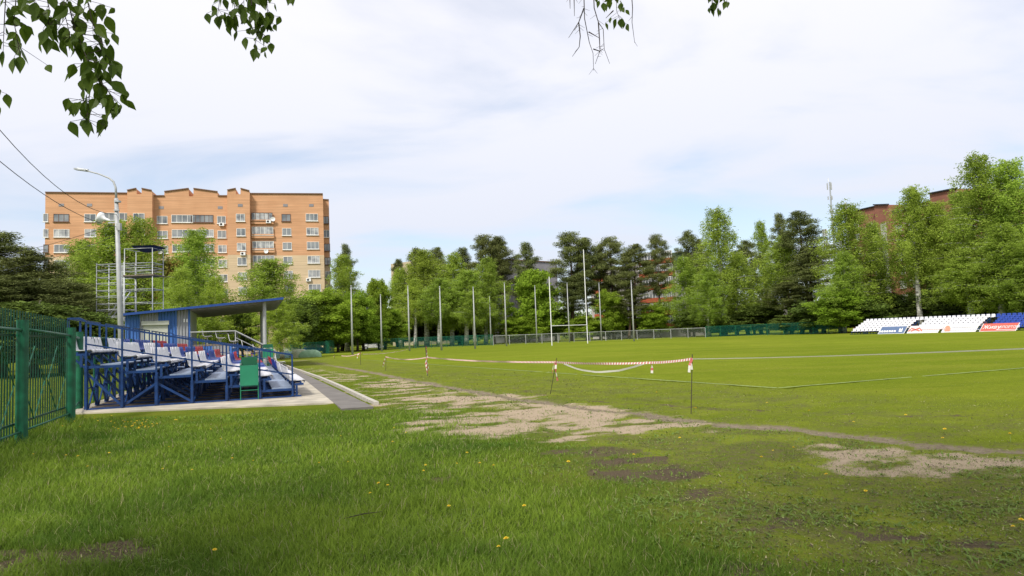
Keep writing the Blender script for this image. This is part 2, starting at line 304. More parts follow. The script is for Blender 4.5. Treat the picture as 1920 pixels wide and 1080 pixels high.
def ground_mat():
    m = bpy.data.materials.new('ground_turf'); m.use_nodes = True; t = m.node_tree; N = t.nodes; L = t.links
    b = N['Principled BSDF']; b.inputs['Roughness'].default_value = 1.0; b.inputs['Specular IOR Level'].default_value = 0.0
    tc = N.new('ShaderNodeTexCoord')
    def noise(sc, det=6, st=(1, 1, 1), rough=0.6):
        mp = N.new('ShaderNodeMapping'); mp.inputs['Scale'].default_value = st; mp.inputs['Rotation'].default_value = (0, 0, TH); L.new(tc.outputs['Object'], mp.inputs[0])
        n = N.new('ShaderNodeTexNoise'); n.inputs['Scale'].default_value = sc; n.inputs['Detail'].default_value = det; n.inputs['Roughness'].default_value = rough; L.new(mp.outputs[0], n.inputs['Vector']); return n.outputs[0]
    def att(nm):
        a = N.new('ShaderNodeAttribute'); a.attribute_name = nm; return a.outputs['Fac']
    def rmp(x, a, b2, c=0, d=1):
        r = N.new('ShaderNodeMapRange'); L.new(x, r.inputs[0]); r.inputs[1].default_value = a; r.inputs[2].default_value = b2; r.inputs[3].default_value = c; r.inputs[4].default_value = d; return r.outputs[0]
    def mix(f, a, b2):
        x = N.new('ShaderNodeMix'); x.data_type = 'RGBA'
        if isinstance(f, float): x.inputs[0].default_value = f
        else: L.new(f, x.inputs[0])
        for s, c in ((6, a), (7, b2)):
            if isinstance(c, tuple): x.inputs[s].default_value = (*c, 1)
            else: L.new(c, x.inputs[s])
        return x.outputs[2]
    def madd(a, b2, op='ADD'):
        x = N.new('ShaderNodeMath'); x.operation = op; L.new(a, x.inputs[0])
        if isinstance(b2, float): x.inputs[1].default_value = b2
        else: L.new(b2, x.inputs[1])
        return x.outputs[0]
    fine = noise(9, 8, rough=0.75); mid = noise(0.9, 5); big = noise(0.10, 4, (1, 0.35, 1)); vf = noise(45, 6, rough=0.8); huge = noise(0.035, 3)
    brk = madd(madd(fine, 0.55, 'MULTIPLY'), madd(mid, 0.45, 'MULTIPLY'))
    meadow = mix(rmp(mid, .35, .65), (0.12, 0.17, 0.014), (0.185, 0.205, 0.022))
    meadow = mix(rmp(vf, .38, .66), meadow, (0.06, 0.085, 0.016))
    pit = mix(rmp(big, .36, .64), (0.170, 0.222, 0.018), (0.225, 0.258, 0.028))
    pit = mix(rmp(mid, .40, .70, 0, .6), pit, (0.105, 0.145, 0.009))
    pit = mix(rmp(huge, .42, .58, 0, .85), pit, (0.125, 0.170, 0.014)); pit = mix(rmp(noise(0.22, 4, (.5, 1.6, 1)), .46, .62, 0, .6), pit, (0.215, 0.235, 0.030))
    pit = mix(rmp(fine, .42, .62, 0, .7), pit, (0.10, 0.135, 0.012))
    pit = mix(rmp(vf, .5, .7, 0, .35), pit, (0.25, 0.26, 0.05))
    g = mix(att('pitch'), meadow, pit)
    thc = mix(rmp(fine, .42, .62), (0.135, 0.175, 0.022), (0.16, 0.13, 0.075)); thc = mix(rmp(vf, .45, .7, 0, .7), thc, (0.075, 0.065, 0.035)); thc = mix(rmp(mid, .45, .62, 0, .75), thc, (0.20, 0.24, 0.025))
    thc = mix(rmp(vf, .56, .64, 0, .8), thc, (0.045, 0.05, 0.018)); thc = mix(rmp(fine, .56, .66, 0, .6), thc, (0.07, 0.095, 0.018))
    g = mix(att('thin'), g, thc)
    g = mix(att('lush'), g, mix(rmp(fine, .35, .65), (0.05, 0.088, 0.012), (0.085, 0.13, 0.02)))
    soilc = mix(rmp(vf, .35, .65), (0.15, 0.115, 0.075), (0.075, 0.06, 0.042))
    sandc = mix(rmp(vf, .35, .68), (0.50, 0.40, 0.29), (0.30, 0.235, 0.165))
    sandc = mix(rmp(fine, .48, .66, 0, .55), sandc, (0.26, 0.21, 0.14))
    sandc = mix(rmp(mid, .4, .65, 0, .4), sandc, (0.36, 0.29, 0.21))
    def thr(nm, lo, w=0.20):
        s = madd(madd(madd(brk, .6, 'MULTIPLY'), madd(vf, .4, 'MULTIPLY')), -0.5); s = madd(s, 4.6, 'MULTIPLY'); s = madd(s, att(nm)); return rmp(s, lo-w, lo+w)
    g = mix(thr('soil', .52), g, soilc)
    g = mix(thr('sand', .55), g, sandc)
    g = mix(thr('path', .5, .15), g, mix(rmp(fine, .35, .65), (0.27, 0.225, 0.165), (0.16, 0.13, 0.09)))
    L.new(g, b.inputs['Base Color'])
    bp = N.new('ShaderNodeBump'); bp.inputs['Strength'].default_value = 0.6; bp.inputs['Distance'].default_value = 0.05; L.new(madd(fine, vf), bp.inputs['Height']); L.new(bp.outputs[0], b.inputs['Normal'])
    return m
ground = npmesh('ground', np.stack([gx, gy, gz], 1), gf, ground_mat(), smooth=True, attr={'sand': sand, 'soil': soil, 'path': pth, 'lush': lush, 'pitch': pitch, 'thin': w1})
tag(ground, kind='structure')

# concrete pad, asphalt path, kerb
def sheet(name, pts, z, th, m):
    mb = MB(); mb.prism([Vector((p.x, p.y, z-th)) for p in pts], (0, 0, th)); return tag(mb.build(name, m), kind='structure')
M['soil_shade'] = mat('shaded_dark_soil', (0.10, 0.075, 0.055), .95, 0, .25, 2.5, .5, detail=10)                          # dark soil, the shade under the stand put into its colour
pad = [G(150, 776), G(628, 757), UV(2.35, 24), UV(1.75, 50), UV(-4.5, 50), UV(-4.5, 21)]
sheet('concrete_pad', pad, 0.03, 0.2, M['concrete'])
apath = [G(626, 757.5), G(640, 769), G(700, 765), G(552, 693), G(520, 680), G(495, 668), G(480, 668), G(545, 700), G(575, 716)]
sheet('asphalt_path', apath, 0.034, 0.2, M['asphalt'])
kp = [G(706, 760), G(693, 754), G(640, 728), G(600, 710), G(553, 693), G(520, 680), G(497, 669)]
mb = MB()
for p, q in zip(kp[:-1], kp[1:]):
    mb.bar(p+Z*0.0, q+Z*0.0, 0.12, 0.18)
tag(mb.build('kerb', M['kerb']), kind='structure')
sheet('shaded_soil_sheet', [UV(-4.15, 21.75), UV(1.25, 21.75), UV(.9, 46), UV(-4.15, 46)], 0.045, 0.05, M['soil_shade'])  # dark sheet laid for the soil plus painted shade below the rows
# painted lines
def gline(name, pts, w, z=0.004):
    vs = []; fs = []
    for i, p in enumerate(pts):
        d = (pts[min(i+1, len(pts)-1)]-pts[max(i-1, 0)]).normalized(); n = Vector((-d.y, d.x, 0))*w/2
        vs += [Vector((p.x+n.x, p.y+n.y, z)), Vector((p.x-n.x, p.y-n.y, z))]
    fs = [(2*i, 2*i+1, 2*i+3, 2*i+2) for i in range(len(pts)-1)]
    return tag(MB().add(vs, fs).build(name, M['line_paint']), kind='structure')
dT = (T0-T1); gline('touchline', [T1+dT*(-0.065+1.30*i/30) for i in range(31)], 0.11, 0.012)

cn = T1-dT*0.065; g2 = G(1765, 703); gline('goal_line', [cn.lerp(g2, i/20*1.9) for i in range(21)], 0.10, 0.012)

# ---------------- grass, weeds, dandelions ----------------
def grass_blades(n, seed, kind):
    g = np.random.default_rng(seed)
    u = g.random(n); D0, D1 = (3.6, 46) if kind == 'grass' else (3.8, 26)
    e = 1.15 if kind == 'grass' else 1.0
    if e == 1.0: D = D0*(D1/D0)**u
    else: D = (D0**(1-e) + u*(D1**(1-e)-D0**(1-e)))**(1/(1-e))
    X = (g.random(n)*2-1)*(D*0.80+0.6)
    sand, soil, pth, lush, pitch, thin, w2 = zones(X, D)
    va = X*V.x+D*V.y; ua = X*U.x+D*U.y
    built = (ua > 20.2) & (va < 1.9) & (va > -4.4)
    kq = [G(626, 757.5), G(552, 693), G(495, 668)]
    pathz = (side(X, D, G(640, 769), G(500, 672)) < 99) & (side(X, D, G(700, 765), G(497, 669)) > -0.05) & (D > 14.6) & (side(X, D, G(628, 757), G(480, 668)) < 0.3)
    asph = (D > G(640, 769).y-0.1) & (side(X, D, G(706, 760), G(497, 669)) > -0.1) & (va > -4.5)
    pn = fbm(X*4.3, D*4.3, 21)
    bare = np.maximum(np.maximum(sand*1.05, soil*1.02), pth*1.2) + (pn-0.5)*.55
    keep = ((bare < 0.50+.35*g.random(n)**2) | ((pn > .56) & (pth < .5) & (g.random(n) < .7)) | (g.random(n) < .07)) & ~built & ~asph
    keep &= (thin < .3) | (g.random(n) < np.clip((fbm(X*2.6, D*2.6, 51)-.24)*4, .2, 1))
    if kind == 'weed': keep &= (pitch < 0.5) & (fbm(X*1.9, D*1.9, 33) > 0.52+.06*lush)
    clump = fbm(X*1.6, D*1.6, 17); 
    if kind == 'grass': keep &= (g.random(n) < 0.35+0.65*np.clip(lush+pitch*.6+(clump-.4), 0, 1))
    X, D, lush, pitch, clump, va, ua, thin = [a[keep] for a in (X, D, lush, pitch, clump, va, ua, thin)]
    tc2 = fbm(X*.8, D*.8, 61)
    n = len(X); zb = np.interp(0, [0], [0]) 
    # ground height under each blade
    xi = np.clip(np.searchsorted(xs, X)-1, 0, nx-2); yi = np.clip(np.searchsorted(ys, D)-1, 0, ny-2)
    fx = (X-xs[xi])/(xs[xi+1]-xs[xi]); fy = (D-ys[yi])/(ys[yi+1]-ys[yi]); Zg = gz.reshape(ny, nx)
    zb = Zg[yi, xi]*(1-fx)*(1-fy)+Zg[yi, xi+1]*fx*(1-fy)+Zg[yi+1, xi]*(1-fx)*fy+Zg[yi+1, xi+1]*fx*fy
    ang = g.random(n)*2*PI; sc = np.maximum(1, D/6.5)
    if kind == 'grass':
        fence = np.clip(1-np.abs(va+3.9)/1.3, 0, 1)*(ua < 21.8)
        leftlong = np.clip((-X-3.0)/3, 0, 1)*np.clip((9.5-D)/3, 0, 1)
        h = (0.020+0.032*lush*(0.1+1.6*clump)+0.02*g.random(n))*(0.4+1.1*g.random(n))*(1-0.6*pitch)*(1-.25*thin) + (0.20*fence+0.05*leftlong)*g.random(n)
        w = (0.0028+0.003*g.random(n))*sc; lean = 0.3+1.3*g.random(n)**1.5
        tone = np.clip(g.random(n)*0.4+clump*0.3+(tc2-.5)*1.5+.2, 0, 1)
    else:
        h = 0.022+0.038*g.random(n); w = (0.005+0.008*g.random(n))*np.maximum(1, sc*.7); lean = 1.0+1.3*g.random(n); tone = g.random(n)*0.4
    dx, dy = np.cos(ang), np.sin(ang); wa = ang+PI/2+(g.random(n)-.5)*0.8; wx, wy = np.cos(wa)*w/2, np.sin(wa)*w/2
    vt = np.zeros((n, 5, 3)); b0 = np.stack([X, D, zb-0.01], 1)
    mid = b0+np.stack([dx*h*lean*0.35, dy*h*lean*0.35, h*0.62], 1); tip = b0+np.stack([dx*h*lean, dy*h*lean, h*(1.05 if kind == 'grass' else .7)], 1)
    wv = np.stack([wx, wy, np.zeros(n)], 1)
    vt[:, 0] = b0-wv; vt[:, 1] = b0+wv; vt[:, 2] = mid-wv*(0.8 if kind == 'grass' else 1.6); vt[:, 3] = mid+wv*(0.8 if kind == 'grass' else 1.6); vt[:, 4] = tip
    base = (np.arange(n)*5)[:, None]
    tri = np.concatenate([base+np.array([[0, 1, 3]]), base+np.array([[0, 3, 2]]), base+np.array([[2, 3, 4]])], 0)
    return vt.reshape(-1, 3), tri, {'tone': np.repeat(tone, 5), 'pitch': np.repeat(pitch, 5), 'lush': np.repeat(lush, 5), 'dry': np.repeat((g.random(n) < .05).astype(float), 5)}
def litter(n, seed):
    g = np.random.default_rng(seed); D = 4.0*(30/4.0)**g.random(n); X = (g.random(n)*2-1)*(D*0.8+.5)
    sand, soil, pth, lush, pitch, thin, w2 = zones(X, D); m = np.maximum(np.maximum(sand, soil), np.maximum(thin*.8, pth*.6))
    k = (g.random(n) < m) & (X > -3.5-D*.1) & (fbm(X*2.7, D*2.7, 71) > .42); X, D = X[k], D[k]; n = len(X)
    xi = np.clip(np.searchsorted(xs, X)-1, 0, nx-2); yi = np.clip(np.searchsorted(ys, D)-1, 0, ny-2); zb = gz.reshape(ny, nx)[yi, xi]
    a = g.random(n)*6.283; L = (.008+.03*g.random(n)**2)*np.maximum(1, D/11); w = (.002+.004*g.random(n))*np.maximum(1, D/11)
    dx, dy = np.cos(a)*L, np.sin(a)*L; wx, wy = -np.sin(a)*w, np.cos(a)*w; z0 = zb+.008; z1 = zb+.008+L*.5*g.random(n)
    v = np.stack([np.stack([X-wx, D-wy, z0], 1), np.stack([X+wx, D+wy, z0], 1), np.stack([X+dx+wx*.5, D+dy+wy*.5, z1], 1), np.stack([X+dx-wx*.5, D+dy-wy*.5, z1+w], 1)], 1)
    return v.reshape(-1, 3), np.arange(4*n).reshape(-1, 4), {'tone': np.repeat(g.random(n), 4)}
def blade_mat(name, kind):
    m = bpy.data.materials.new(name); m.use_nodes = True; t = m.node_tree; N = t.nodes; L = t.links
    b = N['Principled BSDF']; b.inputs['Roughness'].default_value = 0.7; b.inputs['Specular IOR Level'].default_value = 0.08
    def att(nm):
        a = N.new('ShaderNodeAttribute'); a.attribute_name = nm; return a.outputs['Fac']
    def mix(f, a, b2):
        x = N.new('ShaderNodeMix'); x.data_type = 'RGBA'; L.new(f, x.inputs[0])
        for s, c in ((6, a), (7, b2)):
            if isinstance(c, tuple): x.inputs[s].default_value = (*c, 1)
            else: L.new(c, x.inputs[s])
        return x.outputs[2]
    if kind == 'grass':
        c = mix(att('tone'), (0.070, 0.145, 0.018), (0.215, 0.31, 0.034)); c2 = mix(att('tone'), (0.17, 0.225, 0.012), (0.28, 0.32, 0.03)); c = mix(att('pitch'), c, c2); c = mix(att('dry'), c, (0.36, 0.32, 0.17))
    else: c = mix(att('tone'), (0.13, 0.20, 0.04), (0.26, 0.34, 0.10))
    L.new(c, b.inputs['Base Color']); tr = N.new('ShaderNodeBsdfTranslucent'); L.new(c, tr.inputs[0]); ms = N.new('ShaderNodeMixShader'); ms.inputs[0].default_value = 0.3
    L.new(b.outputs[0], ms.inputs[1]); L.new(tr.outputs[0], ms.inputs[2]); L.new(ms.outputs[0], N['Material Output'].inputs[0]); return m
v_, f_, a_ = grass_blades(760000, 5, 'grass'); tag(npmesh('grass', v_, f_, blade_mat('grass_blade', 'grass'), attr=a_), 'short lawn grass covering the foreground and pitch edge', 'grass', kind='stuff')
v_, f_, a_ = grass_blades(45000, 6, 'weed'); tag(npmesh('low_weeds', v_, f_, blade_mat('weed_leaf', 'weed'), attr=a_), 'flat leafy weeds growing through the worn ground', 'weeds', kind='stuff')

def litter_mat():
    m = bpy.data.materials.new('dead_straw'); m.use_nodes = True; N = m.node_tree.nodes; L = m.node_tree.links; b = N['Principled BSDF']; b.inputs['Roughness'].default_value = .9
    a = N.new('ShaderNodeAttribute'); a.attribute_name = 'tone'; c = N.new('ShaderNodeValToRGB'); L.new(a.outputs['Fac'], c.inputs[0]); e = c.color_ramp.elements
    e[0].color = (.04, .03, .02, 1); e[1].color = (.36, .29, .18, 1); x = e.new(.4); x.color = (.12, .09, .05, 1); x = e.new(.5); x.color = (.12, .18, .02, 1); x = e.new(.86); x.color = (.16, .22, .03, 1); L.new(c.outputs[0], b.inputs['Base Color']); return m
v_, f_, a_ = litter(110000, 9); tag(npmesh('dead_grass_litter', v_, f_, litter_mat(), attr=a_), 'dead grass stalks and crumbs littering the worn ground', 'litter', kind='stuff')
M['petal'] = mat('dandelion_petal', (0.85, 0.62, 0.02), 0.6, 0, 0.1)
M['stem'] = mat('dandelion_stem', (0.20, 0.26, 0.06), 0.6, 0, 0.1)
def dandelion():
    r = empty('dandelion', (0, 0, 0)); MB().tube([(0, 0, 0), (0.004, 0, 0.05), (0.006, 0.004, 0.1)], 0.0022, 5).build('stem', M['stem'], r)
    mb = MB()
    for ring, (rr, zz, n) in enumerate([(0.021, 0.104, 14), (0.014, 0.111, 10), (0.007, 0.115, 7)]):
        for k in range(n):
            a = 2*PI*k/n+ring; d = Vector((math.cos(a), math.sin(a), 0)); s = Vector((-d.y, d.x, 0))*0.004; c = Vector((0.006, 0.004, 0.1))
            mb.add([c, c+d*rr*.6+s+Z*(zz-.1)*.7, c+d*rr+Z*(zz-.1), c+d*rr*.6-s+Z*(zz-.1)*.7], [(0, 1, 2, 3)])
    mb.build('flower_head', M['petal'], r); return r
dand = [None]
def put_dand(px, py, label, sc=1.0):
    if dand[0] is None: o = dandelion(); dand[0] = o
    else: o = copy_tree(dand[0])
    p = G(px, py); o.location = (p.x, p.y, 0.0); s = sc*(0.62+random.random()*.35); o.scale = (s*1.25, s*1.25, s); o.rotation_euler = (random.uniform(-.2, .2), random.uniform(-.2, .2), random.random()*6)
    if label == LD['m']: label = 'yellow dandelion in the lawn ' + ('at the far left, below the fence' if px < 420 else 'left of the fallen twig, below the big clump' if px < 620 else 'close above the fallen twig' if py > 900 and px < 800 else 'between the asphalt path end and the fallen twig' if px < 840 else 'near the bottom edge of the view' if py > 960 else 'in the loose group left of the dark soil patch')
    tag(o, label, 'dandelion', 'dandelions in the grass')
LD = {'c': 'yellow dandelion in the dense clump in front of the concrete pad', 'f': 'yellow dandelion in the tall grass beside the green fence posts',
      'm': 'yellow dandelion scattered in the open foreground lawn', 'r': 'yellow dandelion among weeds on the right of the lawn', 'e': 'yellow dandelion beyond the worn footpath'}
for k in range(46): put_dand(random.gauss(258, 26), random.gauss(803, 6.5), LD['c'])
for x, y in [(140, 797), (160, 790), (175, 792), (182, 796), (178, 788), (150, 806), (122, 862), (148, 867), (205, 858), (165, 884), (60, 860), (118, 806), (212, 808), (330, 795), (395, 811), (412, 832)]: put_dand(x, y, LD['f'])
for x, y in [(318, 846), (308, 888), (362, 890), (476, 873), (434, 870), (740, 810), (763, 818), (640, 826), (598, 880), (800, 882), (855, 880), (875, 862), (898, 880), (928, 884), (712, 919), (727, 921), (697, 936), (843, 963), (935, 1043), (950, 1035), (404, 1048), (736, 838), (795, 892), (655, 875), (985, 965), (1188, 866), (1066, 880)]: put_dand(x, y, LD['m'])
for x, y in [(1452, 854), (1488, 853), (1275, 831), (1770, 833), (1625, 934), (1903, 1004), (1915, 996), (1430, 872), (1555, 905)]: put_dand(x, y, LD['r'])
for x, y in [(1303, 772), (1305, 776), (1440, 764), (1775, 818), (1895, 829), (1600, 800), (1700, 790), (1520, 780), (1230, 745)]: put_dand(x, y, LD['e'], 1.2)
# fallen twig lying in the lawn
q0, q1 = G(645, 983), G(716, 972)
tag(MB().tube([q0+Z*.05, q0.lerp(q1, .5)+Z*.065, q1+Z*.06], [0.004, 0.005, 0.002], 5).build('fallen_twig', M['twig']), 'thin fallen twig lying on the foreground lawn', 'twig')

# ---------------- green picket fence on the left ----------------
FV = -3.95
fence = empty('picket_fence', UV(FV, 14), 'dark green steel picket fence with thick round posts at the left', 'fence')
pp = [G(40, 832), G(132, 793), G(148, 768)]; top = [2.22, 2.17, 2.17]
fposts = [pp[0]+(pp[0]-pp[1])*1.0, pp[0], pp[1], pp[2]]; fh = [2.22, 2.22, 2.17, 2.17]
for p, h in zip(fposts, fh): MB().tube([p-Z*.1, p+Z*h], 0.10, 18).build('post', M['green_paint'], fence)
mb = MB()
for (p, h), (q, k) in zip(list(zip(fposts, fh))[:-1], list(zip(fposts, fh))[1:]): mb.tube([p+Z*(h-.16), q+Z*(k-.18)], 0.028, 8); mb.tube([p+Z*0.22, q+Z*0.22], 0.02, 8)
mb.build('rail', M['green_paint'], fence, smooth=True)
off = V*-0.16; pan = [fposts[0], fposts[1], fposts[2]+U*0.6]; pk = MB()
for a, b in ((pan[0], pan[1]), (pan[1], pan[2])):
    n = 24
    for i in range(n):
        p = a.lerp(b, (i+.5)/n)+off; hh = 2.42 if b is pan[1] else 2.42-0.05*(i/n)-0.55*max(0, (i/n-.86))**1.2
        pk.bar(p+Z*0.10, p+Z*hh, 0.055 if hh > 2 else .05, 0.02, up=U) if False else pk.box(p+Z*(0.1+hh)/2, (0.010, 0.014, (hh-.1)/2), (V, U, Z))
    d = (b-a)
    for zz in (0.35, 1.95): pk.bar(a+off*0.8+Z*zz, b+off*0.8+Z*zz, 0.03, 0.04)
pk.build('pickets', M['green_dark'], fence)
for a, b in ((fposts[0], fposts[1]), (fposts[1], fposts[2])):
    o2 = V*-0.06; d = b-a
    for i in range(2):
        dm = MB(); c = a+d*(0.28+0.46*i)+o2; hw = d*0.2
        dm.tube([c+Z*1.75, c+hw+Z*1.05], 0.010, 6); dm.tube([c+Z*1.75, c-hw+Z*1.05], 0.010, 6); dm.tube([c+Z*.35, c+hw+Z*1.05], 0.010, 6); dm.tube([c+Z*.35, c-hw+Z*1.05], 0.010, 6); dm.build('diamond_trim', M['green_paint'], fence)
# plain mesh fence running on behind the stand
def uvsheet(mb_name, a, b, z0, z1, m, parent):
    me = bpy.data.meshes.new(mb_name); o0 = ORG[parent]; vs = [a+Z*z0, b+Z*z0, b+Z*z1, a+Z*z1]
    me.from_pydata([tuple(p-o0) for p in vs], [], [(0, 1, 2, 3)]); me.update(); uv = me.uv_layers.new(name='UVMap'); L = (b-a).length
    for i, c in enumerate([(0, 0), (L, 0), (L, z1-z0), (0, z1-z0)]): uv.data[i].uv = c
    return link(mb_name, me, parent, [m])
def mesh_fence(name, pts, n, h, pm, wm, label, pr=0.035, rail=True):
    f = empty(name, pts[0], label, 'fence'); posts = []
    for s in range(len(pts)-1):
        for i in range(n[s]+(1 if s == len(pts)-2 else 0)): posts.append(pts[s].lerp(pts[s+1], i/n[s]))
    for p in posts: MB().tube([p-Z*.1, p+Z*h], pr, 8).build('post', pm, f)
    r = MB()
    for a, b in zip(pts[:-1], pts[1:]):
        if rail: r.tube([a+Z*(h-.04), b+Z*(h-.04)], pr*.7, 6)
        uvsheet('wire_mesh', a, b, 0.05, h-.05, wm, f)
    if rail: r.build('top_rail', pm, f)
    return f
mesh_fence('mesh_fence', [UV(-4.7, 23), UV(-5.1, 48)], [9], 2.1, M['green_paint'], M['chain_green'], 'thin green mesh fence running behind the near blue stand')

# ---------------- near stand (left) ----------------
def px_to_v(px, a):
    lo, hi = -20, 20
    for _ in range(50):
        m_ = (lo+hi)/2; p = UV(m_, a, 0.8); c = CM.transposed() @ (p-Vector((0, 0, CH))); x = 960+FPX*c.x/-c.z
        if x < px: lo = m_
        else: hi = m_
    return (lo+hi)/2
A0 = 21.45
vk = [px_to_v(p, A0) for p in (161, 229, 293, 360, 425, 487, 548)]     # post lines, back to front
dv = (vk[-1]-vk[0])/6
def floor_z(k): return 0.10+0.185*k      # k = 0 front row .. 6 back row
def seat_mesh(name='seat'):              # local: faces +x, width along y, origin at mounting beam
    prof = [(0.21, -0.035), (0.225, 0.0), (0.19, 0.02), (0.10, 0.005), (-0.06, 0.0), (-0.15, 0.012), (-0.19, 0.06), (-0.21, 0.15), (-0.235, 0.27), (-0.25, 0.36), (-0.262, 0.365)]
    wid = [0.19, 0.2, 0.205, 0.21, 0.21, 0.21, 0.21, 0.21, 0.205, 0.17, 0.15]; vs = []; fs = []; ny_ = 7
    for i, ((x, z), w) in enumerate(zip(prof, wid)):
        for j in range(ny_):
            t = j/(ny_-1)*2-1; vs.append((x+0.018*t*t*(1 if i > 5 else 0), w*t, z+0.018*t*t*(1 if 1 < i < 7 else 0)))
    n = len(vs)
    vs2 = []
    for i, ((x, z), w) in enumerate(zip(prof, wid)):
        for j in range(ny_):
            x0, y0, z0 = vs[i*ny_+j]; vs2.append((x0-(0.014 if i > 5 else 0), y0, z0-(0.016 if i <= 6 else 0)))
    for i in range(len(prof)-1):
        for j in range(ny_-1):
            a = i*ny_+j; fs.append((a, a+1, a+ny_+1, a+ny_)); fs.append((n+a, n+a+ny_, n+a+ny_+1, n+a+1))
    for i in range(len(prof)-1):
        for j, s in ((0, 1), (ny_-1, -1)):
            a = i*ny_+j; q = (a, a+ny_, n+a+ny_, n+a); fs.append(q if s > 0 else q[::-1])
    for j in range(ny_-1):
        fs.append((j, n+j, n+j+1, j+1)); a = (len(prof)-1)*ny_+j; fs.append((a, a+1, n+a+1, n+a))
    me = bpy.data.meshes.new(name); me.from_pydata(vs+vs2, [], fs); me.update(); me.polygons.foreach_set('use_smooth', [True]*len(fs)); return me
SEAT = {}
for c in ('white', 'blue', 'red'):
    SEAT[c] = seat_mesh('seat_'+c); SEAT[c].materials.append(M['seat_'+c])
def add_seat(parent, loc, c, rz, tilt=0, sc=1.0):
    o = bpy.data.objects.new('seat', SEAT[c]); COL.objects.link(o); o.parent = parent; o.location = loc-ORG[parent]
    o.rotation_euler = (0, tilt, rz); o.scale = (sc, sc, sc); return o
RZ = math.atan2(V.y, V.x)
def near_section(a0, a1, label, colours, nearend, farend):
    root = empty('bleacher', UV((vk[0]+vk[6])/2, (a0+a1)/2), label, 'bleacher', 'bleacher sections of the near stand')
    B = M['blue_steel']; fr = MB(); na = max(2, round((a1-a0)/1.45)); al = [a0+(a1-a0)*i/na for i in range(na+1)]
    for j, a in enumerate(al):
        end = (j == 0 and nearend) or (j == len(al)-1 and farend)
        fr.bar(UV(vk[0], a, 0.04), UV(vk[6]+.25, a, 0.04), 0.07, 0.07)
        for i, v in enumerate(vk):
            k = 6-i; zt = floor_z(min(k, 6)) if not end else floor_z(k)
            if v == vk[0] or True: fr.bar(UV(v, a, 0.05), UV(v, a, zt+.02), 0.085 if i != 2 else 0.12, 0.085)
            if i < 6:
                kk = 5-i+1
                fr.bar(UV(v, a, floor_z(kk)-0.03), UV(vk[i+1], a, floor_z(kk)-0.03), 0.05, 0.07)
        # side braces
        for i0, i1, f in ((0, 1, 0), (2, 1, 1), (2, 3, 0)):
            k = 6-i0; zt = floor_z(k)-0.18
            fr.bar(UV(vk[i0], a+.03, zt), UV(vk[i1], a+.03, 0.08), 0.05, 0.06)
        fr.bar(UV(vk[0]-.02, a, floor_z(6)-.05), UV(vk[0]-.42, a, floor_z(6)+.35), 0.05)
        fr.bar(UV(vk[0]-.42, a, floor_z(6)+.35), UV(vk[0]-.42, a, floor_z(6)+1.30), 0.05)
    for j in range(len(al)-1):                      # cross braces along the stand
        for i in (0, 1, 2, 3, 4):
            k = 6-i
            fr.bar(UV(vk[i], al[j], floor_z(k)-.1), UV(vk[i], al[j+1], 0.08), 0.035); fr.bar(UV(vk[i]+.05, al[j+1], floor_z(k)-.1), UV(vk[i]+.05, al[j], 0.08), 0.035)
            fr.bar(UV(vk[i], al[j], floor_z(k)*.5), UV(vk[i], al[j+1], floor_z(k)*.5), 0.03)
    fr.build('frame', B, root)
    for i in range(7):
        k = 6-i; v0 = vk[i]; v1 = vk[i+1] if i < 6 else vk[i]+.5
        b = MB()
        if i < 6:
            mid = v0+0.30
            b.box(UV((mid+v1)/2+.02, (a0+a1)/2, floor_z(k)+.02), ((v1-mid)/2-.01, (a1-a0)/2, 0.018), (V, U, Z)); b.build('footboard', M['footboard'], root)
        sb = MB(); vs_ = v0+0.12; zs = floor_z(k)+0.40
        if i == 0: vs_ = v0-0.12; zs = floor_z(6)+.42
        sb.bar(UV(vs_-.10, a0, zs-.05), UV(vs_-.10, a1, zs-.05), 0.05, 0.05); sb.bar(UV(vs_+.12, a0, zs-.05), UV(vs_+.12, a1, zs-.05), 0.05, 0.05)
        for a in al: sb.bar(UV(vs_-.12, a, zs-.10), UV(vs_+.2, a, zs-.10), 0.05, 0.06); sb.bar(UV(vs_, a, floor_z(k)-.02), UV(vs_, a, zs-.1), 0.07, 0.06)
        sb.build('seat_beam', B, root)
        n = len(colours)
        for s, c in enumerate(colours):
            a = a0+(a1-a0)*(s+.5)/n
            add_seat(root, UV(vs_, a, zs), c, RZ+random.uniform(-.03, .03), random.uniform(-.02, .03), 1.14)
    for a, on, bal in ((a0, nearend, False), (a1, farend, True)):
        if not on: continue
        r = MB(); up = 1.18
        zz = [floor_z(6-i)+up for i in range(7)]; a_ = a-0.05 if a == a0 else a+0.05
        for i in range(7): r.bar(UV(vk[i], a_, 0.05), UV(vk[i], a_, zz[i]), 0.04 if i not in (1, 3, 5) else 0.065, 0.045)
        r.bar(UV(vk[0]-.42, a_, zz[0]+.12), UV(vk[0]-.15, a_, zz[0]+.12), .05); r.bar(UV(vk[0]-.15, a_, zz[0]+.12), UV(vk[0], a_, zz[0]+.03), .05)
        for i in range(6):
            r.bar(UV(vk[i], a_, zz[i]), UV(vk[i+1], a_, zz[i+1]), 0.045, 0.05)
            r.bar(UV(vk[i], a_, zz[i]-.58), UV(vk[i+1], a_, zz[i+1]-.58), 0.035, 0.04)
            if bal:
                for t in (.2, .4, .6, .8): r.bar(UV(vk[i]*(1-t)+vk[i+1]*t, a_, zz[i]*(1-t)+zz[i+1]*t-.05), UV(vk[i]*(1-t)+vk[i+1]*t, a_, zz[i]*(1-t)+zz[i+1]*t-.58), 0.018)
        r.build('side_rail', B, root)
    r = MB(); vb = vk[0]-.42; z0 = floor_z(6)+1.30
    r.bar(UV(vb, a0-.05, z0), UV(vb, a1+.05, z0), .05); r.bar(UV(vb, a0-.05, z0-.5), UV(vb, a1+.05, z0-.5), .035)
    r.build('back_rail', B, root)
    return root
SL = 'white'
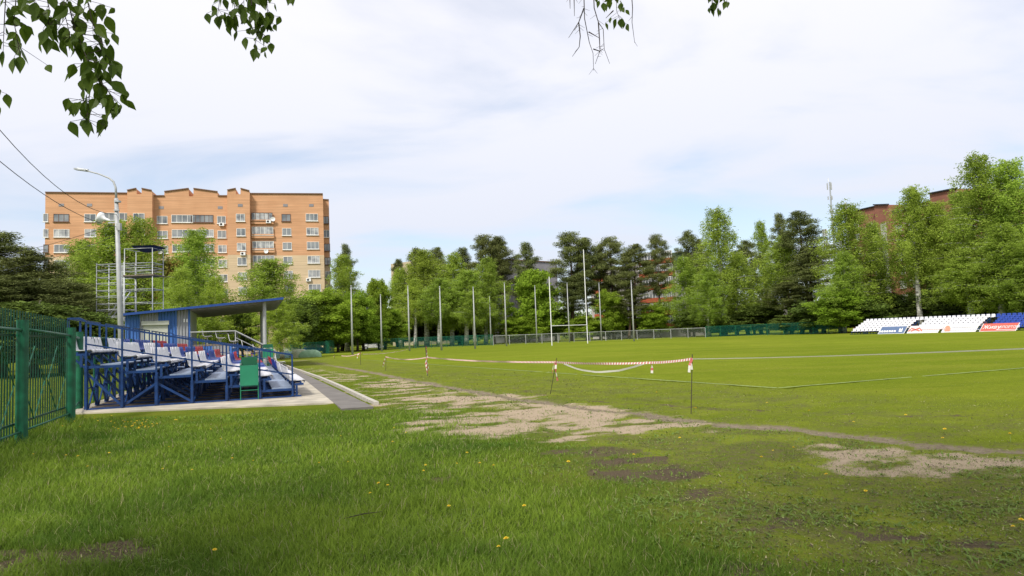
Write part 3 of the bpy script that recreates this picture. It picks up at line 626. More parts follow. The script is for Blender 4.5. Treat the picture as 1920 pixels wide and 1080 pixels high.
near_section(A0+.05, 25.6, 'nearest section of the blue framed stand, all white seats', ['white']*8, True, False)
near_section(26.7, 31.4, 'second section of the near stand, white seats turning blue', ['white']*6+['blue']*3, False, False)
near_section(32.5, 37.4, 'third section of the near stand, blue seats', ['blue']*9+['blue'], False, False)
near_section(38.4, 44.4, 'farthest section of the near stand, red seats in front of the cabin', ['red']*11, False, True)
for a, b in ((25.6, 26.7), (31.4, 32.5), (37.4, 38.4)):
    root = empty('aisle_steps', UV((vk[0]+vk[6])/2, (a+b)/2), {25.6: 'grey blue aisle steps after the all white seats', 31.4: 'grey blue aisle steps between the white and the blue seats', 37.4: 'grey blue aisle steps between the blue and the red seats'}[a], 'steps', 'aisle steps of the near stand')
    st = MB()
    for i in range(6):
        k = 6-i
        st.box(UV((vk[i]+vk[i+1])/2+.1, (a+b)/2, floor_z(k)+.016), (dv*.38, (b-a)/2-.02, .018), (V, U, Z))
        st.box(UV(vk[i+1]+.18, (a+b)/2, floor_z(k)-.075), (.13, (b-a)/2-.12, .018), (V, U, Z))
    st.build('treads', M['footboard'], root)
    st = MB()
    for s in (a+.05, b-.05):
        for i in range(6): st.bar(UV(vk[i], s, floor_z(6-i)-.06), UV(vk[i+1], s, floor_z(5-i)-.06), .04, .06)
        st.bar(UV(vk[0], s, 0), UV(vk[0], s, floor_z(6)), .05); st.bar(UV(vk[3], s, 0), UV(vk[3], s, floor_z(3)), .05)
    st.build('stringer', M['blue_steel'], root)

# green boards on legs
def green_board(p, w, label, zb0=.42, zt=1.22):
    r = empty('board_stand', p, label, 'board', 'green boards beside the near stand')
    X, Y = (V, U); b = MB(); b.box(p+Z*(zb0+.29), (w/2, .02, .29), (X, Y, Z)); b.build('panel', M['green_board'], r)
    b = MB(); b.box(p+Z*(zt-.10)+U*.1, (w/2-.02, .02, .12), (X, (Y+Z*.0), Z)); b.build('header_panel', M['green_board2'], r)
    b = MB()
    for s in (-1, 1): b.tube([p+X*(s*w/2)+U*.035, p+X*(s*w/2)+Z*(zt-.1)+U*.035], .012, 6); b.tube([p+X*(s*w/2)+U*.35, p+X*(s*(w/2-.02))+Z*(zt-.2)+U*.05], .012, 6)
    for z in (.28, .4): b.tube([p-X*w/2+Z*z+U*.035, p+X*w/2+Z*z+U*.035], .010, 6)
    b.build('legs', M['green_board'], r)
gb = G(468, 752); green_board(Vector((gb.x, gb.y, .03)), 0.48, 'green metal board on thin legs in front of the near stand')
gb = P(503, 690, 44); green_board(Vector((gb.x, gb.y, .03)), 0.62, 'small green board at the far end of the near stand', .75, 1.6)

# ---------------- cabin with canopy ----------------
AC = 50.0
vA, vB, vE, vP = px_to_v(235, AC), px_to_v(357, AC), px_to_v(531, AC), px_to_v(497, AC)
def clad(name, col):
    m = mat(name, col, 0.5, 0.15, 0.06, 2); t = m.node_tree; N = t.nodes; L = t.links
    tc = N.new('ShaderNodeTexCoord'); dp = N.new('ShaderNodeVectorMath'); dp.operation = 'DOT_PRODUCT'; L.new(tc.outputs['Object'], dp.inputs[0]); dp.inputs[1].default_value = (V.x, V.y, 0)
    ml = N.new('ShaderNodeMath'); ml.operation = 'MULTIPLY'; ml.inputs[1].default_value = 2*PI/0.19; L.new(dp.outputs['Value'], ml.inputs[0])
    sn = N.new('ShaderNodeMath'); sn.operation = 'SINE'; L.new(ml.outputs[0], sn.inputs[0])
    bp = N.new('ShaderNodeBump'); bp.inputs['Strength'].default_value = 1; bp.inputs['Distance'].default_value = .05; L.new(sn.outputs[0], bp.inputs['Height']); L.new(bp.outputs[0], N['Principled BSDF'].inputs['Normal']); return m
M['clad_blue'] = clad('blue_cladding', (0.07, 0.19, 0.56)); M['clad_grey'] = clad('grey_cladding', (0.36, 0.37, 0.40))
M['shutter'] = mat('shutter_cream', (0.50, 0.52, 0.45), .6, 0, .08, 3, stretch=(1, 1, 8)); M['canopy_under'] = mat('canopy_underside', (0.30, 0.30, 0.29), .6, .1, .1, 3)
M['roof_blue'] = mat('blue_roof_edge', (0.02, 0.07, 0.28), .4, 0, .1)
cab = empty('stand_cabin', UV(vB, AC), 'blue and grey clad cabin with a sloping canopy behind the near stand', 'cabin')
def rz(v):                               # roof underside height at v
    pa = P(235, 592, UV(vA, AC).y).z; pe = P(531, 562, UV(vE, AC).y).z; return pa+(pe-pa)*(v-vA)/(vE-vA)
LEN = 13.0
strips = [(235, 262, 'b'), (262, 297, 'g'), (297, 332, 'b'), (332, 353, 'g'), (353, 357, 'b')]
for mk, key in (('b', 'clad_blue'), ('g', 'clad_grey')):
    w = MB()
    for x0, x1, c in strips:
        if c != mk: continue
        a, b = px_to_v(x0, AC), px_to_v(x1, AC)
        w.prism([UV(a, AC, 0), UV(b, AC, 0), UV(b, AC, rz(b)-.02), UV(a, AC, rz(a)-.02)], U*0.12)
    w.build('wall_panel', M[key], cab)
w = MB(); w.prism([UV(vA, AC+.12, 0), UV(vA, AC+LEN, 0), UV(vA, AC+LEN, rz(vA)), UV(vA, AC+.12, rz(vA))], V*.1)
w.prism([UV(vB-.1, AC+.12, 0), UV(vB-.1, AC+LEN*.45, 0), UV(vB-.1, AC+LEN*.45, rz(vB)), UV(vB-.1, AC+.12, rz(vB))], V*.1)
w.prism([UV(vA, AC+LEN*.45, 0), UV(vB, AC+LEN*.45, 0), UV(vB, AC+LEN*.45, rz(vB)), UV(vA, AC+LEN*.45, rz(vA))], U*.1)
w.build('wall', M['clad_grey'], cab)
# shutter
sa, sb_ = px_to_v(269, AC), px_to_v(315, AC); D_ = UV(sa, AC).y
zt, zb_ = P(290, 606, D_).z, P(290, 664, D_).z
sh = MB().box(UV((sa+sb_)/2, AC-.03, (zt+zb_)/2), ((sb_-sa)/2, .03, (zt-zb_)/2), (V, U, Z)).build('roller_shutter', M['shutter'], cab)
MB().box(UV((sa+sb_)/2, AC-.11, zt+.02), ((sb_-sa)/2+.08, .11, .13), (V, U, Z)).build('shutter_box', M['shutter'], sh)
for x in (346, 351): MB().box(UV(px_to_v(x, AC), AC-.02, P(x, 600, D_).z), (.04, .03, .11), (V, U, Z)).build('wall_lamp', M['goal_white'], cab)
# roof
rf = MB(); rf.prism([UV(vA-.25, AC-.6, rz(vA-.25)), UV(vE, AC-.6, rz(vE)), UV(vE, AC-.6, rz(vE)+.1), UV(vA-.25, AC-.6, rz(vA-.25)+.1)], U*(LEN+1)); rf.build('canopy_roof', M['canopy_under'], cab)
rf = MB()
rf.prism([UV(vA-.28, AC-.66, rz(vA-.28)-.02), UV(vE+.03, AC-.66, rz(vE+.03)-.02), UV(vE+.03, AC-.66, rz(vE)+.13), UV(vA-.28, AC-.66, rz(vA-.28)+.13)], U*.06)
rf.prism([UV(vE+.003, AC-.6, rz(vE)), UV(vE+.003, AC+LEN+.4, rz(vE)), UV(vE+.003, AC+LEN+.4, rz(vE)+.14), UV(vE+.003, AC-.6, rz(vE)+.14)], V*.06)
rf.prism([UV(vA-.25, AC-.598, rz(vA-.25)+.104), UV(vE, AC-.598, rz(vE)+.104), UV(vE, AC-.598, rz(vE)+.13), UV(vA-.25, AC-.598, rz(vA-.25)+.13)], U*LEN)
rf.build('roof_edge', M['roof_blue'], cab)
rf = MB()
for a in np.arange(AC+.3, AC+LEN, 1.5): rf.bar(UV(vB, a, rz(vB)-.06), UV(vE-.1, a, rz(vE)-.07), .07, .1)
rf.build('canopy_beam', M['canopy_under'], cab)
for a in (AC+.1, AC+LEN-.6): MB().tube([UV(vP, a, 0), UV(vP, a, rz(vP))], .12, 12).build('canopy_post', M['pole_white'], cab)
# raised deck
zd = P(400, 645, UV(vB, AC).y).z; vD = px_to_v(442, AC)
dk = MB(); dk.box(UV((vB+vD)/2, AC+LEN/2, zd-.06), ((vD-vB)/2, LEN/2-.02, .06), (V, U, Z)); dk.build('deck', M['timber'], cab)
dk = MB(); dk.prism([UV(vB+.02, AC+.03, 0), UV(px_to_v(398, AC), AC+.03, 0), UV(px_to_v(398, AC), AC+.03, zd-.12), UV(vB+.02, AC+.03, zd-.12)], U*.06); dk.prism([UV(px_to_v(430, AC), AC+.03, 0), UV(px_to_v(447, AC), AC+.03, 0), UV(px_to_v(447, AC), AC+.03, zd), UV(px_to_v(430, AC), AC+.03, zd)], U*.06); dk.build('deck_front', M['clad_blue'], cab)
dk = MB(); dk.prism([UV(px_to_v(398.5, AC), AC+.03, 0), UV(px_to_v(429.5, AC), AC+.03, 0), UV(px_to_v(429.5, AC), AC+.03, zd-.12), UV(px_to_v(398.5, AC), AC+.03, zd-.12)], U*.05); dk.build('deck_front', M['clad_grey'], cab)
# white guard rail + stair handrail
wr = MB(); zr = P(358, 623, UV(vB, AC).y).z; vR = vD; v2 = px_to_v(516, AC); z2 = P(516, 657, UV(v2, AC).y).z
for a in (AC-.02, AC+LEN*.6):
    for v in (vB+.05, (vB+vR)/2 if a > AC+1 else vB+.05, vR): wr.tube([UV(v, a, zd-.05), UV(v, a, zr)], .035, 8)
    wr.tube([UV(vB, a, zr), UV(vR, a, zr), UV(v2, a, z2)], .04, 8); wr.tube([UV(vR, a, zr-.45), UV(v2, a, z2-.45)], .025, 8)
    wr.tube([UV(v2, a, 0), UV(v2, a, z2)], .04, 8)
wr.build('handrail', M['pole_white'], cab)
stp = MB(); ns = 8
for i in range(ns):
    t = (i+.5)/ns; v = vR+(v2-vR)*t; stp.box(UV(v, AC+LEN*.3, zd*(1-t)), (abs(v2-vR)/ns/2, LEN*.28, .03), (V, U, Z))
stp.build('steps', M['blue_steel'], cab)
CHS = ['single white seat on the cabin deck, left one', 'single white seat on the cabin deck, middle one', 'single white seat on the cabin deck at the top of the stairs']
def free_seat(px, py, D, label, grp, legh=.42, c='white'):
    p = P(px, py, D); r = empty('stadium_chair', Vector((p.x, p.y, p.z-legh)), label, 'seat', grp)
    add_seat(r, p, c, RZ, 0, 1.35)
    m_ = MB(); q = Vector((p.x, p.y, p.z)); m_.tube([q-Z*legh, q], .03, 8); m_.box(q-Z*(legh-.01), (.15, .15, .01), (V, U, Z)); m_.box(q-Z*.03, (.18, .18, .012), (V, U, Z)); m_.build('pedestal', M['pole_white'], r)
D_ = UV(vB, AC+1).y
free_seat(389, 631, D_, CHS[0], 'white seats around the cabin deck', zd*0+P(389, 631, D_).z-zd); free_seat(414, 634, D_, CHS[1], 'white seats around the cabin deck', P(414, 634, D_).z-zd)
free_seat(438, 640, D_, CHS[2], 'white seats around the cabin deck', .45)
for i, (px, py, l) in enumerate([(463, 652, 'white seat on the upper cabin stair under the canopy'), (484, 659, 'white seat on the middle cabin stair under the canopy'), (508, 672, 'white seat on the lowest cabin stair beside the handrail'), (526, 679, 'white seat standing on the ground at the foot of the handrail')]):
    z_ = P(px, py, 46).z; free_seat(px, py, 46, l, 'white seats around the cabin deck', z_-0.03)

# ---------------- scaffold tower ----------------
SD = 52.0
sc = empty('scaffold_tower', GD(240, SD), 'galvanised scaffold camera tower with a navy canopy behind the near stand', 'scaffold')
def SX(px, D): return P(px, 560, D).x
def SZ(py, px=240): return P(px, py, SD).z
g_ = MB(); yl = (SD, SD+1.6)
XL = [SX(181, SD), SX(232, SD)]; XR = [SX(233, SD)+.02, SX(286, SD)]
lv = [SZ(y) for y in (494, 518.5, 543, 568, 592)]; zt1 = SZ(491)
for y in yl:
    for x in (XL[0], XL[1], (XL[0]+XL[1])/2 if y > SD else XL[0]): g_.tube([(x, y, 0), (x, y, zt1)], .035, 6)
    for i, z in enumerate(lv):
        for dz in (0, -.45): g_.tube([(XL[0], y, z+dz), (XL[1], y, z+dz)], .025, 6)
for x in XL:
    for z in lv:
        for dz in (0, -.5): g_.tube([(x, SD, z+dz), (x, SD+1.6, z+dz)], .025, 6)
z0 = 0.1
for i in range(5):
    zz0, zz1 = (lv[4]-1*(1 if i == 4 else 0)) if i >= 4 else lv[i+1], lv[i]
g_.tube([(XL[0]+.5, SD+.6, lv[4]), (XL[1]-.1, SD+.6, lv[2])], .05, 6); g_.tube([(XL[0]+.7, SD+.9, lv[4]), (XL[1]+.1, SD+.9, lv[2])], .05, 6); g_.tube([(XL[0]+.2, SD+.6, 0.1), (XL[1]-.1, SD+.6, lv[4])], .05, 6)
ztop = SZ(466); zp = SZ(517)
for y in yl:
    for x in XR: g_.tube([(x, y, 0), (x, y, ztop)], .035, 6)
    for z in (ztop-.02, lv[0], lv[0]-.35, lv[0]-.62, lv[2], SZ(568)): g_.tube([(XR[0], y, z), (XR[1], y, z)], .025, 6)
for x in XR:
    for z in (ztop-.02, lv[0], lv[0]-.35, lv[0]-.62, lv[2]): g_.tube([(x, SD, z), (x, SD+1.6, z)], .025, 6)
g_.build('scaffold_frame', M['galv'], sc, smooth=True)
d_ = MB().box(((XR[0]+XR[1])/2+.03, SD+.8, zp), ((XR[1]-XR[0])/2+.1, .9, .05)); d_.build('platform', M['timber'], sc)
d_ = MB().box(((XL[0]+XL[1])/2, SD+.8, lv[4]-.1), ((XL[1]-XL[0])/2, .8, .03)).build('platform', M['galv'], sc)
cv = []; cf = []; n = 9
for i in range(n):
    for j in range(5):
        t = i/(n-1); s = j/4; cv.append((XR[0]+.55+(XR[1]-XR[0]-.35)*t, SD-.1+1.8*s, ztop+.16-.03*t-.42*math.sin(PI*s)*math.sin(PI*min(1, t*.9+.1))**.7))
for i in range(n-1):
    for j in range(4): a = i*5+j; cf.append((a, a+1, a+6, a+5))
m_ = MB().add(cv, cf).add([(x, y, z+.05) for x, y, z in cv], cf); m_.build('canopy', M['navy'], sc, smooth=True)

# ---------------- street lamp pole ----------------
lp = UV(0, 0); base = GD(230, 32.0); ld = 32.0
def LP(px, py): return P(px, py, ld)
lamp = empty('lamp_pole', base, 'tall grey lamp pole with a curved arm and a white loudspeaker behind the near stand', 'street lamp')
pt = LP(218, 372)
MB().tube([base-Z*.1, base.lerp(pt, .5), pt], [.135, .11, .085], 14).build('pole', M['pole_white'], lamp, smooth=True)
MB().tube([pt-Z*.02, LP(217, 352), LP(213, 341), LP(205, 334), LP(185, 326), LP(160, 319.5)], [.055, .05, .045, .04, .035, .035], 10).build('arm', M['pole_white'], lamp, smooth=True)
hd = MB(); a, b = LP(163, 320), LP(141, 317); hd.box((a+b)/2, ((a-b).length/2, .12, .035), ((a-b).normalized(), Vector((0, 1, 0)), (a-b).normalized().cross(Vector((0, -1, 0)))))
hd.tube([a+Vector((.05, 0, .02)), b+Vector((.1, 0, .04))], [.05, .03], 8); hd.build('lamp_head', M['galv'], lamp)
hs = LP(204, 413); ax_d = (LP(186, 408)-hs).normalized(); xx = Vector((0, 1, 0)); yy = ax_d.cross(xx)
MB().lathe(hs, [(.03, -.12), (.05, 0), (.09, .2), (.2, .34), (.31, .42), (.30, .43), (.18, .36), (.02, .3)], 20, (xx, yy, ax_d)).build('loudspeaker_horn', M['goal_white'], lamp, smooth=True)
m_ = MB(); m_.bar(LP(203, 413), LP(220, 414), .05); m_.bar(LP(203, 418), LP(220, 417), .05); m_.build('bracket', M['galv'], lamp)
MB().box(LP(226, 426)+Vector((0, -.12, 0)), (.09, .08, .17)).build('junction_box', M['pole_white'], lamp)
m_ = MB(); m_.box(LP(221, 395)+Vector((0, -.1, 0)), (.12, .04, .03)); m_.box(LP(221, 378)+Vector((0, -.02, 0)), (.11, .11, .04)); m_.build('clamp', M['galv'], lamp)
def wire(pts, label, r=.012):
    tag(MB().tube(pts, r, 5).build('overhead_wire', M['wire'], org=pts[0]), label, 'wire', 'overhead wires')
def cat(p, q, sag, n=14): return [p.lerp(q, i/n)-Z*sag*4*(i/n)*(1-i/n) for i in range(n+1)]
w0 = P(-120, 90, 16); wire(cat(w0, LP(219, 402), 1.0), 'upper overhead wire sagging from the top left to the lamp pole')
w0 = P(-120, 195, 16); wire(cat(w0, LP(219, 425), .6), 'lower overhead wire sagging from the left to the lamp pole')
wire(cat(P(-60, 478, 60), LP(220, 418), .5), 'thin overhead wire crossing low in front of the brick building', .012)
wire(cat(P(-60, 512, 62), LP(222, 440), .5), 'lowest overhead wire, just above the dark pines', .012)

# ---------------- apartment buildings ----------------
def brick(name, c1, c2, zsplit=None, c3=None):
    m = mat(name, c1, .9, 0, .1, .35, col2=c2, detail=10); t = m.node_tree; N = t.nodes; L = t.links
    b = N['Principled BSDF']; src = b.inputs['Base Color'].links[0].from_socket
    tc = N.new('ShaderNodeTexCoord'); sp = N.new('ShaderNodeSeparateXYZ'); L.new(tc.outputs['Object'], sp.inputs[0])
    if c3:
        cmp_ = N.new('ShaderNodeMath'); cmp_.operation = 'LESS_THAN'; cmp_.inputs[1].default_value = zsplit; L.new(sp.outputs['Z'], cmp_.inputs[0])
        mx = N.new('ShaderNodeMix'); mx.data_type = 'RGBA'; L.new(cmp_.outputs[0], mx.inputs[0]); L.new(src, mx.inputs[6])
        mx2 = N.new('ShaderNodeMix'); mx2.data_type = 'RGBA'; no = N.new('ShaderNodeTexNoise'); no.inputs['Scale'].default_value = .4; no.inputs['Detail'].default_value = 9; L.new(tc.outputs['Object'], no.inputs['Vector']); L.new(no.outputs[0], mx2.inputs[0])
        mx2.inputs[6].default_value = (*c3, 1); mx2.inputs[7].default_value = (*[c*.8 for c in c3], 1); L.new(mx2.outputs[2], mx.inputs[7]); src = mx.outputs[2]
    # courses
    no2 = N.new('ShaderNodeTexNoise'); no2.inputs['Scale'].default_value = 1.0; no2.inputs['Detail'].default_value = 5
    mp = N.new('ShaderNodeMapping'); mp.inputs['Scale'].default_value = (.15, .15, 6); L.new(tc.outputs['Object'], mp.inputs[0]); L.new(mp.outputs[0], no2.inputs['Vector'])
    h = N.new('ShaderNodeHueSaturation'); mr = N.new('ShaderNodeMapRange'); mr.inputs[1].default_value = .3; mr.inputs[2].default_value = .7; mr.inputs[3].default_value = .84; mr.inputs[4].default_value = 1.14; L.new(no2.outputs[0], mr.inputs[0]); L.new(mr.outputs[0], h.inputs['Value']); L.new(src, h.inputs['Color']); L.new(h.outputs[0], b.inputs['Base Color']); return m
M['brick_main'] = brick('orange_brick', (0.61, 0.34, 0.19), (0.55, 0.295, 0.16), 18.9, (0.64, 0.49, 0.32))
M['brick_red'] = brick('red_brick', (0.30, 0.125, 0.08), (0.24, 0.10, 0.065))
M['panel_white'] = mat('pale_panel', (0.50, 0.47, 0.45), .85, 0, .1, .3); M['panel_grey'] = mat('grey_panel', (0.30, 0.29, 0.31), .9, 0, .1, .3)
M['balcony_red'] = mat('orange_red_balcony', (0.42, 0.10, 0.045), .8, 0, .1, .5); M['roof_green'] = mat('green_roof_band', (0.08, 0.12, 0.06), .8, 0, .1, .5)
class Facade:
    def __init__(s, pxl, Dl, pxr, Dr):
        s.a = GD(pxl, Dl); b = GD(pxr, Dr); s.d = (b-s.a); s.L = s.d.length; s.d /= s.L; s.n = Vector((s.d.y, -s.d.x, 0))   # n points to the camera
    def at(s, px, py):
        r = ray(px, py); # ray from camera meets plane
        k = s.a.dot(s.n)/ (Vector((r.x, r.y, 0)).dot(s.n)); p = Vector((r.x*k, r.y*k, CH+r.z*k)); return (p-s.a).dot(s.d), p.z
    def W(s, q, z, o=0.0): return s.a+s.d*q+s.n*o+Z*z
def window(F, root, px, py, w, h, o, style='white', parts=2, z=None):
    q, zz = F.at(px, py); z = zz if z is None else z
    fm = M['upvc'] if style != 'brown' else M['woodframe']
    m_ = MB(); t = .075; c = F.W(q, z, o+.02); ax = (F.d, F.n, Z)
    for sx in (-1, 1): m_.box(c+F.d*sx*(w/2-t/2), (t/2, .06, h/2), ax)
    for sz in (-1, 1): m_.box(c+Z*sz*(h/2-t/2), (w/2-t-.002, .06, t/2), ax)
    for i in range(1, parts): m_.box(c+F.d*(-w/2+w*i/parts), (.035, .05, h/2-t-.002), ax)
    m_.box(c-Z*(h/2+.06)+F.n*.06, (w/2+.08, .12, .04), ax)
    wn = m_.build('window', fm, root)
    MB().box(F.W(q, z, o+.015), (w/2-t-.004, .02, h/2-t-.004), ax).build('pane', M['glass'] if random.random() < .55 else M['curtain'], wn)
    return wn
F = Facade(78, 121.5, 617, 134.5)
bld = empty('apartment_building', F.W(F.L/2, 0), 'tall orange and beige brick apartment block behind the near stand', 'apartment building')
def S_(px, py=364): return F.at(px, py)
def zx(x): return 60+x/3.2727
def zy(y): return 330+y/3.2727
wl = MB()
def block(x0, x1, tops, o, dep=14.0):    # zoomed-crop x, list of (x, y) roof outline, wall offset
    pts = [F.W(S_(zx(x0))[0], 0, o), F.W(S_(zx(x1))[0], 0, o)]
    out = [(S_(zx(x), zy(y))) for x, y in tops]
    poly = pts + [F.W(q, z, o) for q, z in reversed(out)]
    wl.prism(poly, F.n*-dep)
block(82, 596, [(82, 103), (596, 108)], 0)
block(52, 82, [(52, 131), (82, 128)], -3.0, 10)
block(596, 748, [(596, 106), (596, 100), (652, 88), (654, 120), (683, 120), (684, 88), (745, 100), (748, 120)], 1.3, 15.2)
block(748, 1203, [(748, 124), (812, 124), (812, 98), (962, 79), (963, 125), (990, 125), (991, 79), (1139, 99), (1140, 124), (1203, 124)], 0)
block(1203, 1340, [(1203, 124), (1204, 98), (1256, 88), (1257, 120), (1284, 120), (1285, 88), (1339, 102), (1340, 112)], 1.3, 15.2)
block(1340, 1785, [(1340, 110), (1785, 112)], 0)
block(1785, 1822, [(1785, 128), (1822, 130)], -3.0, 10)
wl.build('brick_wall', M['brick_main'], bld)
rl = MB()
for x0, y0, x1, y1, o in [(82, 103, 596, 108, 0), (748, 124, 812, 124, 0), (812, 98, 962, 79, 0), (991, 79, 1139, 99, 0), (1140, 124, 1203, 124, 0), (1340, 110, 1785, 112, 0), (52, 131, 82, 128, -3), (1785, 128, 1822, 130, -3), (596, 100, 652, 88, 1.3), (684, 88, 745, 100, 1.3), (1204, 98, 1256, 88, 1.3), (1285, 88, 1339, 102, 1.3)]:
    a, b = S_(zx(x0), zy(y0)), S_(zx(x1), zy(y1)); rl.bar(F.W(a[0], a[1]+.10, o+.05), F.W(b[0], b[1]+.10, o+.05), .35, .16)
rl.build('roof_edge', M['roof_metal'], bld)
FZ = [25.8-2.8*i for i in range(9)]
zrow0 = None
def colm(x, w, rows, parts=2, o=0, h=1.45, style='white', skip=()):
    for i in rows:
        if i in skip: continue
        st = style if style != 'mix' else ('brown' if (i*7+int(x)) % 5 == 0 else 'white')
        xx = x + i*({True: 2.2, False: 2.0}[x < 700]); window(F, bld, zx(xx), 420, w, h, o, st, parts, z=zoff(x)+FZ[i])
def zoff(x):                              # height of the top window row in this column
    ys = [(180, 257), (357, 257), (520, 250), (799, 269), (922, 262), (1045, 262), (1163, 269), (1285, 263), (1413, 250), (1560, 256), (1718, 254)]
    y = np.interp(x, [a for a, b in ys], [b for a, b in ys]); return S_(zx(x), zy(y))[1]-25.8
R9 = range(0, 9)
colm(180, 2.5, range(0, 7), 3, style='mix'); colm(357, 1.9, range(0, 5)); colm(521, 4.3, range(0, 3), 5); colm(667, 1.9, range(0, 2), 2, 1.3)
colm(799, 1.8, range(0, 7)); colm(922, 3.7, range(0, 7), 4); colm(1045, 3.9, range(0, 6), 5, style='mix'); colm(1163, 1.55, R9)
colm(1285, 1.6, R9, 2, 1.3); colm(1560, 1.7, R9, 2, style='mix'); colm(1718, 2.3, R9, 3)
for i in range(0, 6):                      # enclosed balconies
    z = zoff(1413)+FZ[i]+(-.05); q = S_(zx(1413+2.2*i))[0]; o = .35
    b = MB(); b.box(F.W(q, z-1.0, .2), (2.05, .2, .42), (F.d, F.n, Z)); bl = b.build('balcony', M['brick_main'], bld)
    window(F, bld, zx(1413+2.2*i), 420, 3.9, 1.6, .3, 'brown' if i == 0 else 'white', 5, z=z)
for i in range(0, 5):
    window(F, bld, zx(84+2*i), 420, .8, 1.5, .02, 'brown' if i in (2, 3) else 'white', 1, z=zoff(180)+FZ[i])
for i in range(0, 6): window(F, bld, zx(1803+2.5*i), 420, 1.2, 1.5, -2.95, 'brown' if i in (0, 2, 3) else 'white', 2, z=zoff(1718)+FZ[i])
for x, y, o in [(180, 178, 0), (353, 178, 0), (793, 194, 0), (1155, 194, 0), (1283, 188, 1.3), (1555, 180, 0), (1714, 180, 0)]:
    q, z = S_(zx(x), zy(y)); MB().box(F.W(q, z, o+.02), (.42, .03, .26), (F.d, F.n, Z)).build('attic_vent', M['panel_grey'], bld)
for x, y, o in [(1165, 298, 0), (1300, 483, 1.3), (1452, 282, .2), (1697, 638, 0)]:
    q, z = S_(zx(x), zy(y)); u_ = MB().box(F.W(q, z, o+.2), (.45, .2, .3), (F.d, F.n, Z)).build('air_conditioner', M['goal_white'], bld)
    MB().lathe(F.W(q-.08, z, o+.405), [(.22, 0), (.2, .012)], 14, (F.d, Z, F.n)).build('fan_grille', M['dark'], u_)
for x, y in [(1480, 268), (1438, 464)]:
    q, z = S_(zx(x), zy(y)); MB().lathe(F.W(q, z, .6), [(.05, -.1), (.25, -.05), (.42, .04), (.40, .05), (.05, -.06)], 16, (F.d, Z, F.n)).build('satellite_dish', M['goal_white'], bld)

# pale block with orange balconies, seen between the pines
F2 = Facade(1112, 165, 1290, 150)
b2 = empty('panel_block', F2.W(F2.L/2, 0), 'pale apartment block with orange red balconies seen between the pines', 'apartment building')
z2t = F2.at(1262, 474)[1]; w = MB(); w.box(F2.W(F2.L/2, (z2t-1.8)/2, -6), (F2.L/2, 6, (z2t-1.8)/2), (F2.d, F2.n, Z)); w.build('wall', M['panel_white'], b2)
w = MB(); q0, q1 = F2.at(1246, 480)[0], F2.at(1275, 480)[0]; w.box(F2.W((q0+q1)/2, z2t-1.3, -3), ((q1-q0)/2+1, 3.4, 1.3), (F2.d, F2.n, Z)); w.build('roof_band', M['roof_green'], b2)
for px0, px1 in ((1118, 1140), (1205, 1240), (1243, 1268)):
    for r_ in range(6):
        q0 = F2.at(px0, 560)[0]; q1 = F2.at(px1, 560)[0]; z = 3.4+2.9*r_
        bb = MB().box(F2.W((q0+q1)/2, z-.9, .6), ((q1-q0)/2, .6, .5), (F2.d, F2.n, Z)).build('balcony', M['balcony_red'], b2)
        m_ = MB(); n_ = 6
        for i in range(n_+1): m_.box(F2.W(q0+(q1-q0)*i/n_, z+.4, 1.15), (.05, .05, .8), (F2.d, F2.n, Z))
        m_.box(F2.W((q0+q1)/2, z+1.2, 1.15), ((q1-q0)/2, .06, .06), (F2.d, F2.n, Z)); wn = m_.build('window', M['upvc'], b2)
        MB().box(F2.W((q0+q1)/2, z+.4, 1.12), ((q1-q0)/2-.02, .02, .75), (F2.d, F2.n, Z)).build('pane', M['glass'], wn)
for px in (1150, 1178, 1278):
    for r_ in range(6): window(F2, b2, px, 560, 1.7, 1.4, .02, 'white', 2, z=3.6+2.9*r_)
# grey end wall
F3 = Facade(925, 165, 957, 160)
b3 = empty('grey_block', F3.W(F3.L/2, 0), 'grey windowless end wall of a block behind the pines', 'apartment building')
z3 = F3.at(940, 490)[1]; MB().box(F3.W(F3.L/2, z3/2, -8), (F3.L/2, 8, z3/2), (F3.d, F3.n, Z)).build('wall', M['panel_grey'], b3)
MB().box(F3.W(F3.L/2, z3+.15, -8), (F3.L/2+.2, 8.2, .12), (F3.d, F3.n, Z)).build('roof_edge', M['roof_metal'], b3)
F5 = Facade(737, 190, 775, 185)
M['cream_wall'] = mat('cream_wall', (0.50, 0.42, 0.28), .9, 0, .1, .4)
b5 = empty('cream_block', F5.W(F5.L/2, 0), 'cream block whose roof shows above the left birches', 'apartment building')
z5 = F5.at(755, 492)[1]; MB().box(F5.W(F5.L/2, z5/2, -8), (F5.L/2, 8, z5/2), (F5.d, F5.n, Z)).build('wall', M['cream_wall'], b5)
MB().box(F5.W(F5.L*.7, z5+1, -8), (F5.L*.22, 3, 1), (F5.d, F5.n, Z)).build('roof_hut', M['panel_white'], b5)
# red brick block at right
F4 = Facade(1490, 172, 1850, 118)
b4 = empty('brick_block', F4.W(F4.L/2, 0), 'dark red brick apartment block behind the tall birches at the right', 'apartment building')
w = MB()
def seg(x0, y0, x1, y1, o=0, dep=12):
    a, b = F4.at(x0, y0), F4.at(x1, y1); w.prism([F4.W(a[0], 0, o), F4.W(b[0], 0, o), F4.W(b[0], b[1], o), F4.W(a[0], a[1], o)], F4.n*-dep); return a, b
tops = [seg(1585, 402, 1618, 393), seg(1618, 393, 1645, 387), seg(1647, 385, 1674, 384, 1.0, 9), seg(1674, 398, 1748, 377), seg(1748, 364, 1800, 354, .6, 10), seg(1800, 364, 1850, 354)]
w.build('brick_wall', M['brick_red'], b4)
w = MB()
for (a, b), o in zip(tops, (0, 0, 1, 0, .6, 0)): w.bar(F4.W(a[0], a[1]+.12, o+.1), F4.W(b[0], b[1]+.12, o+.1), .5, .22)
w.build('roof_edge', M['dark'], b4)
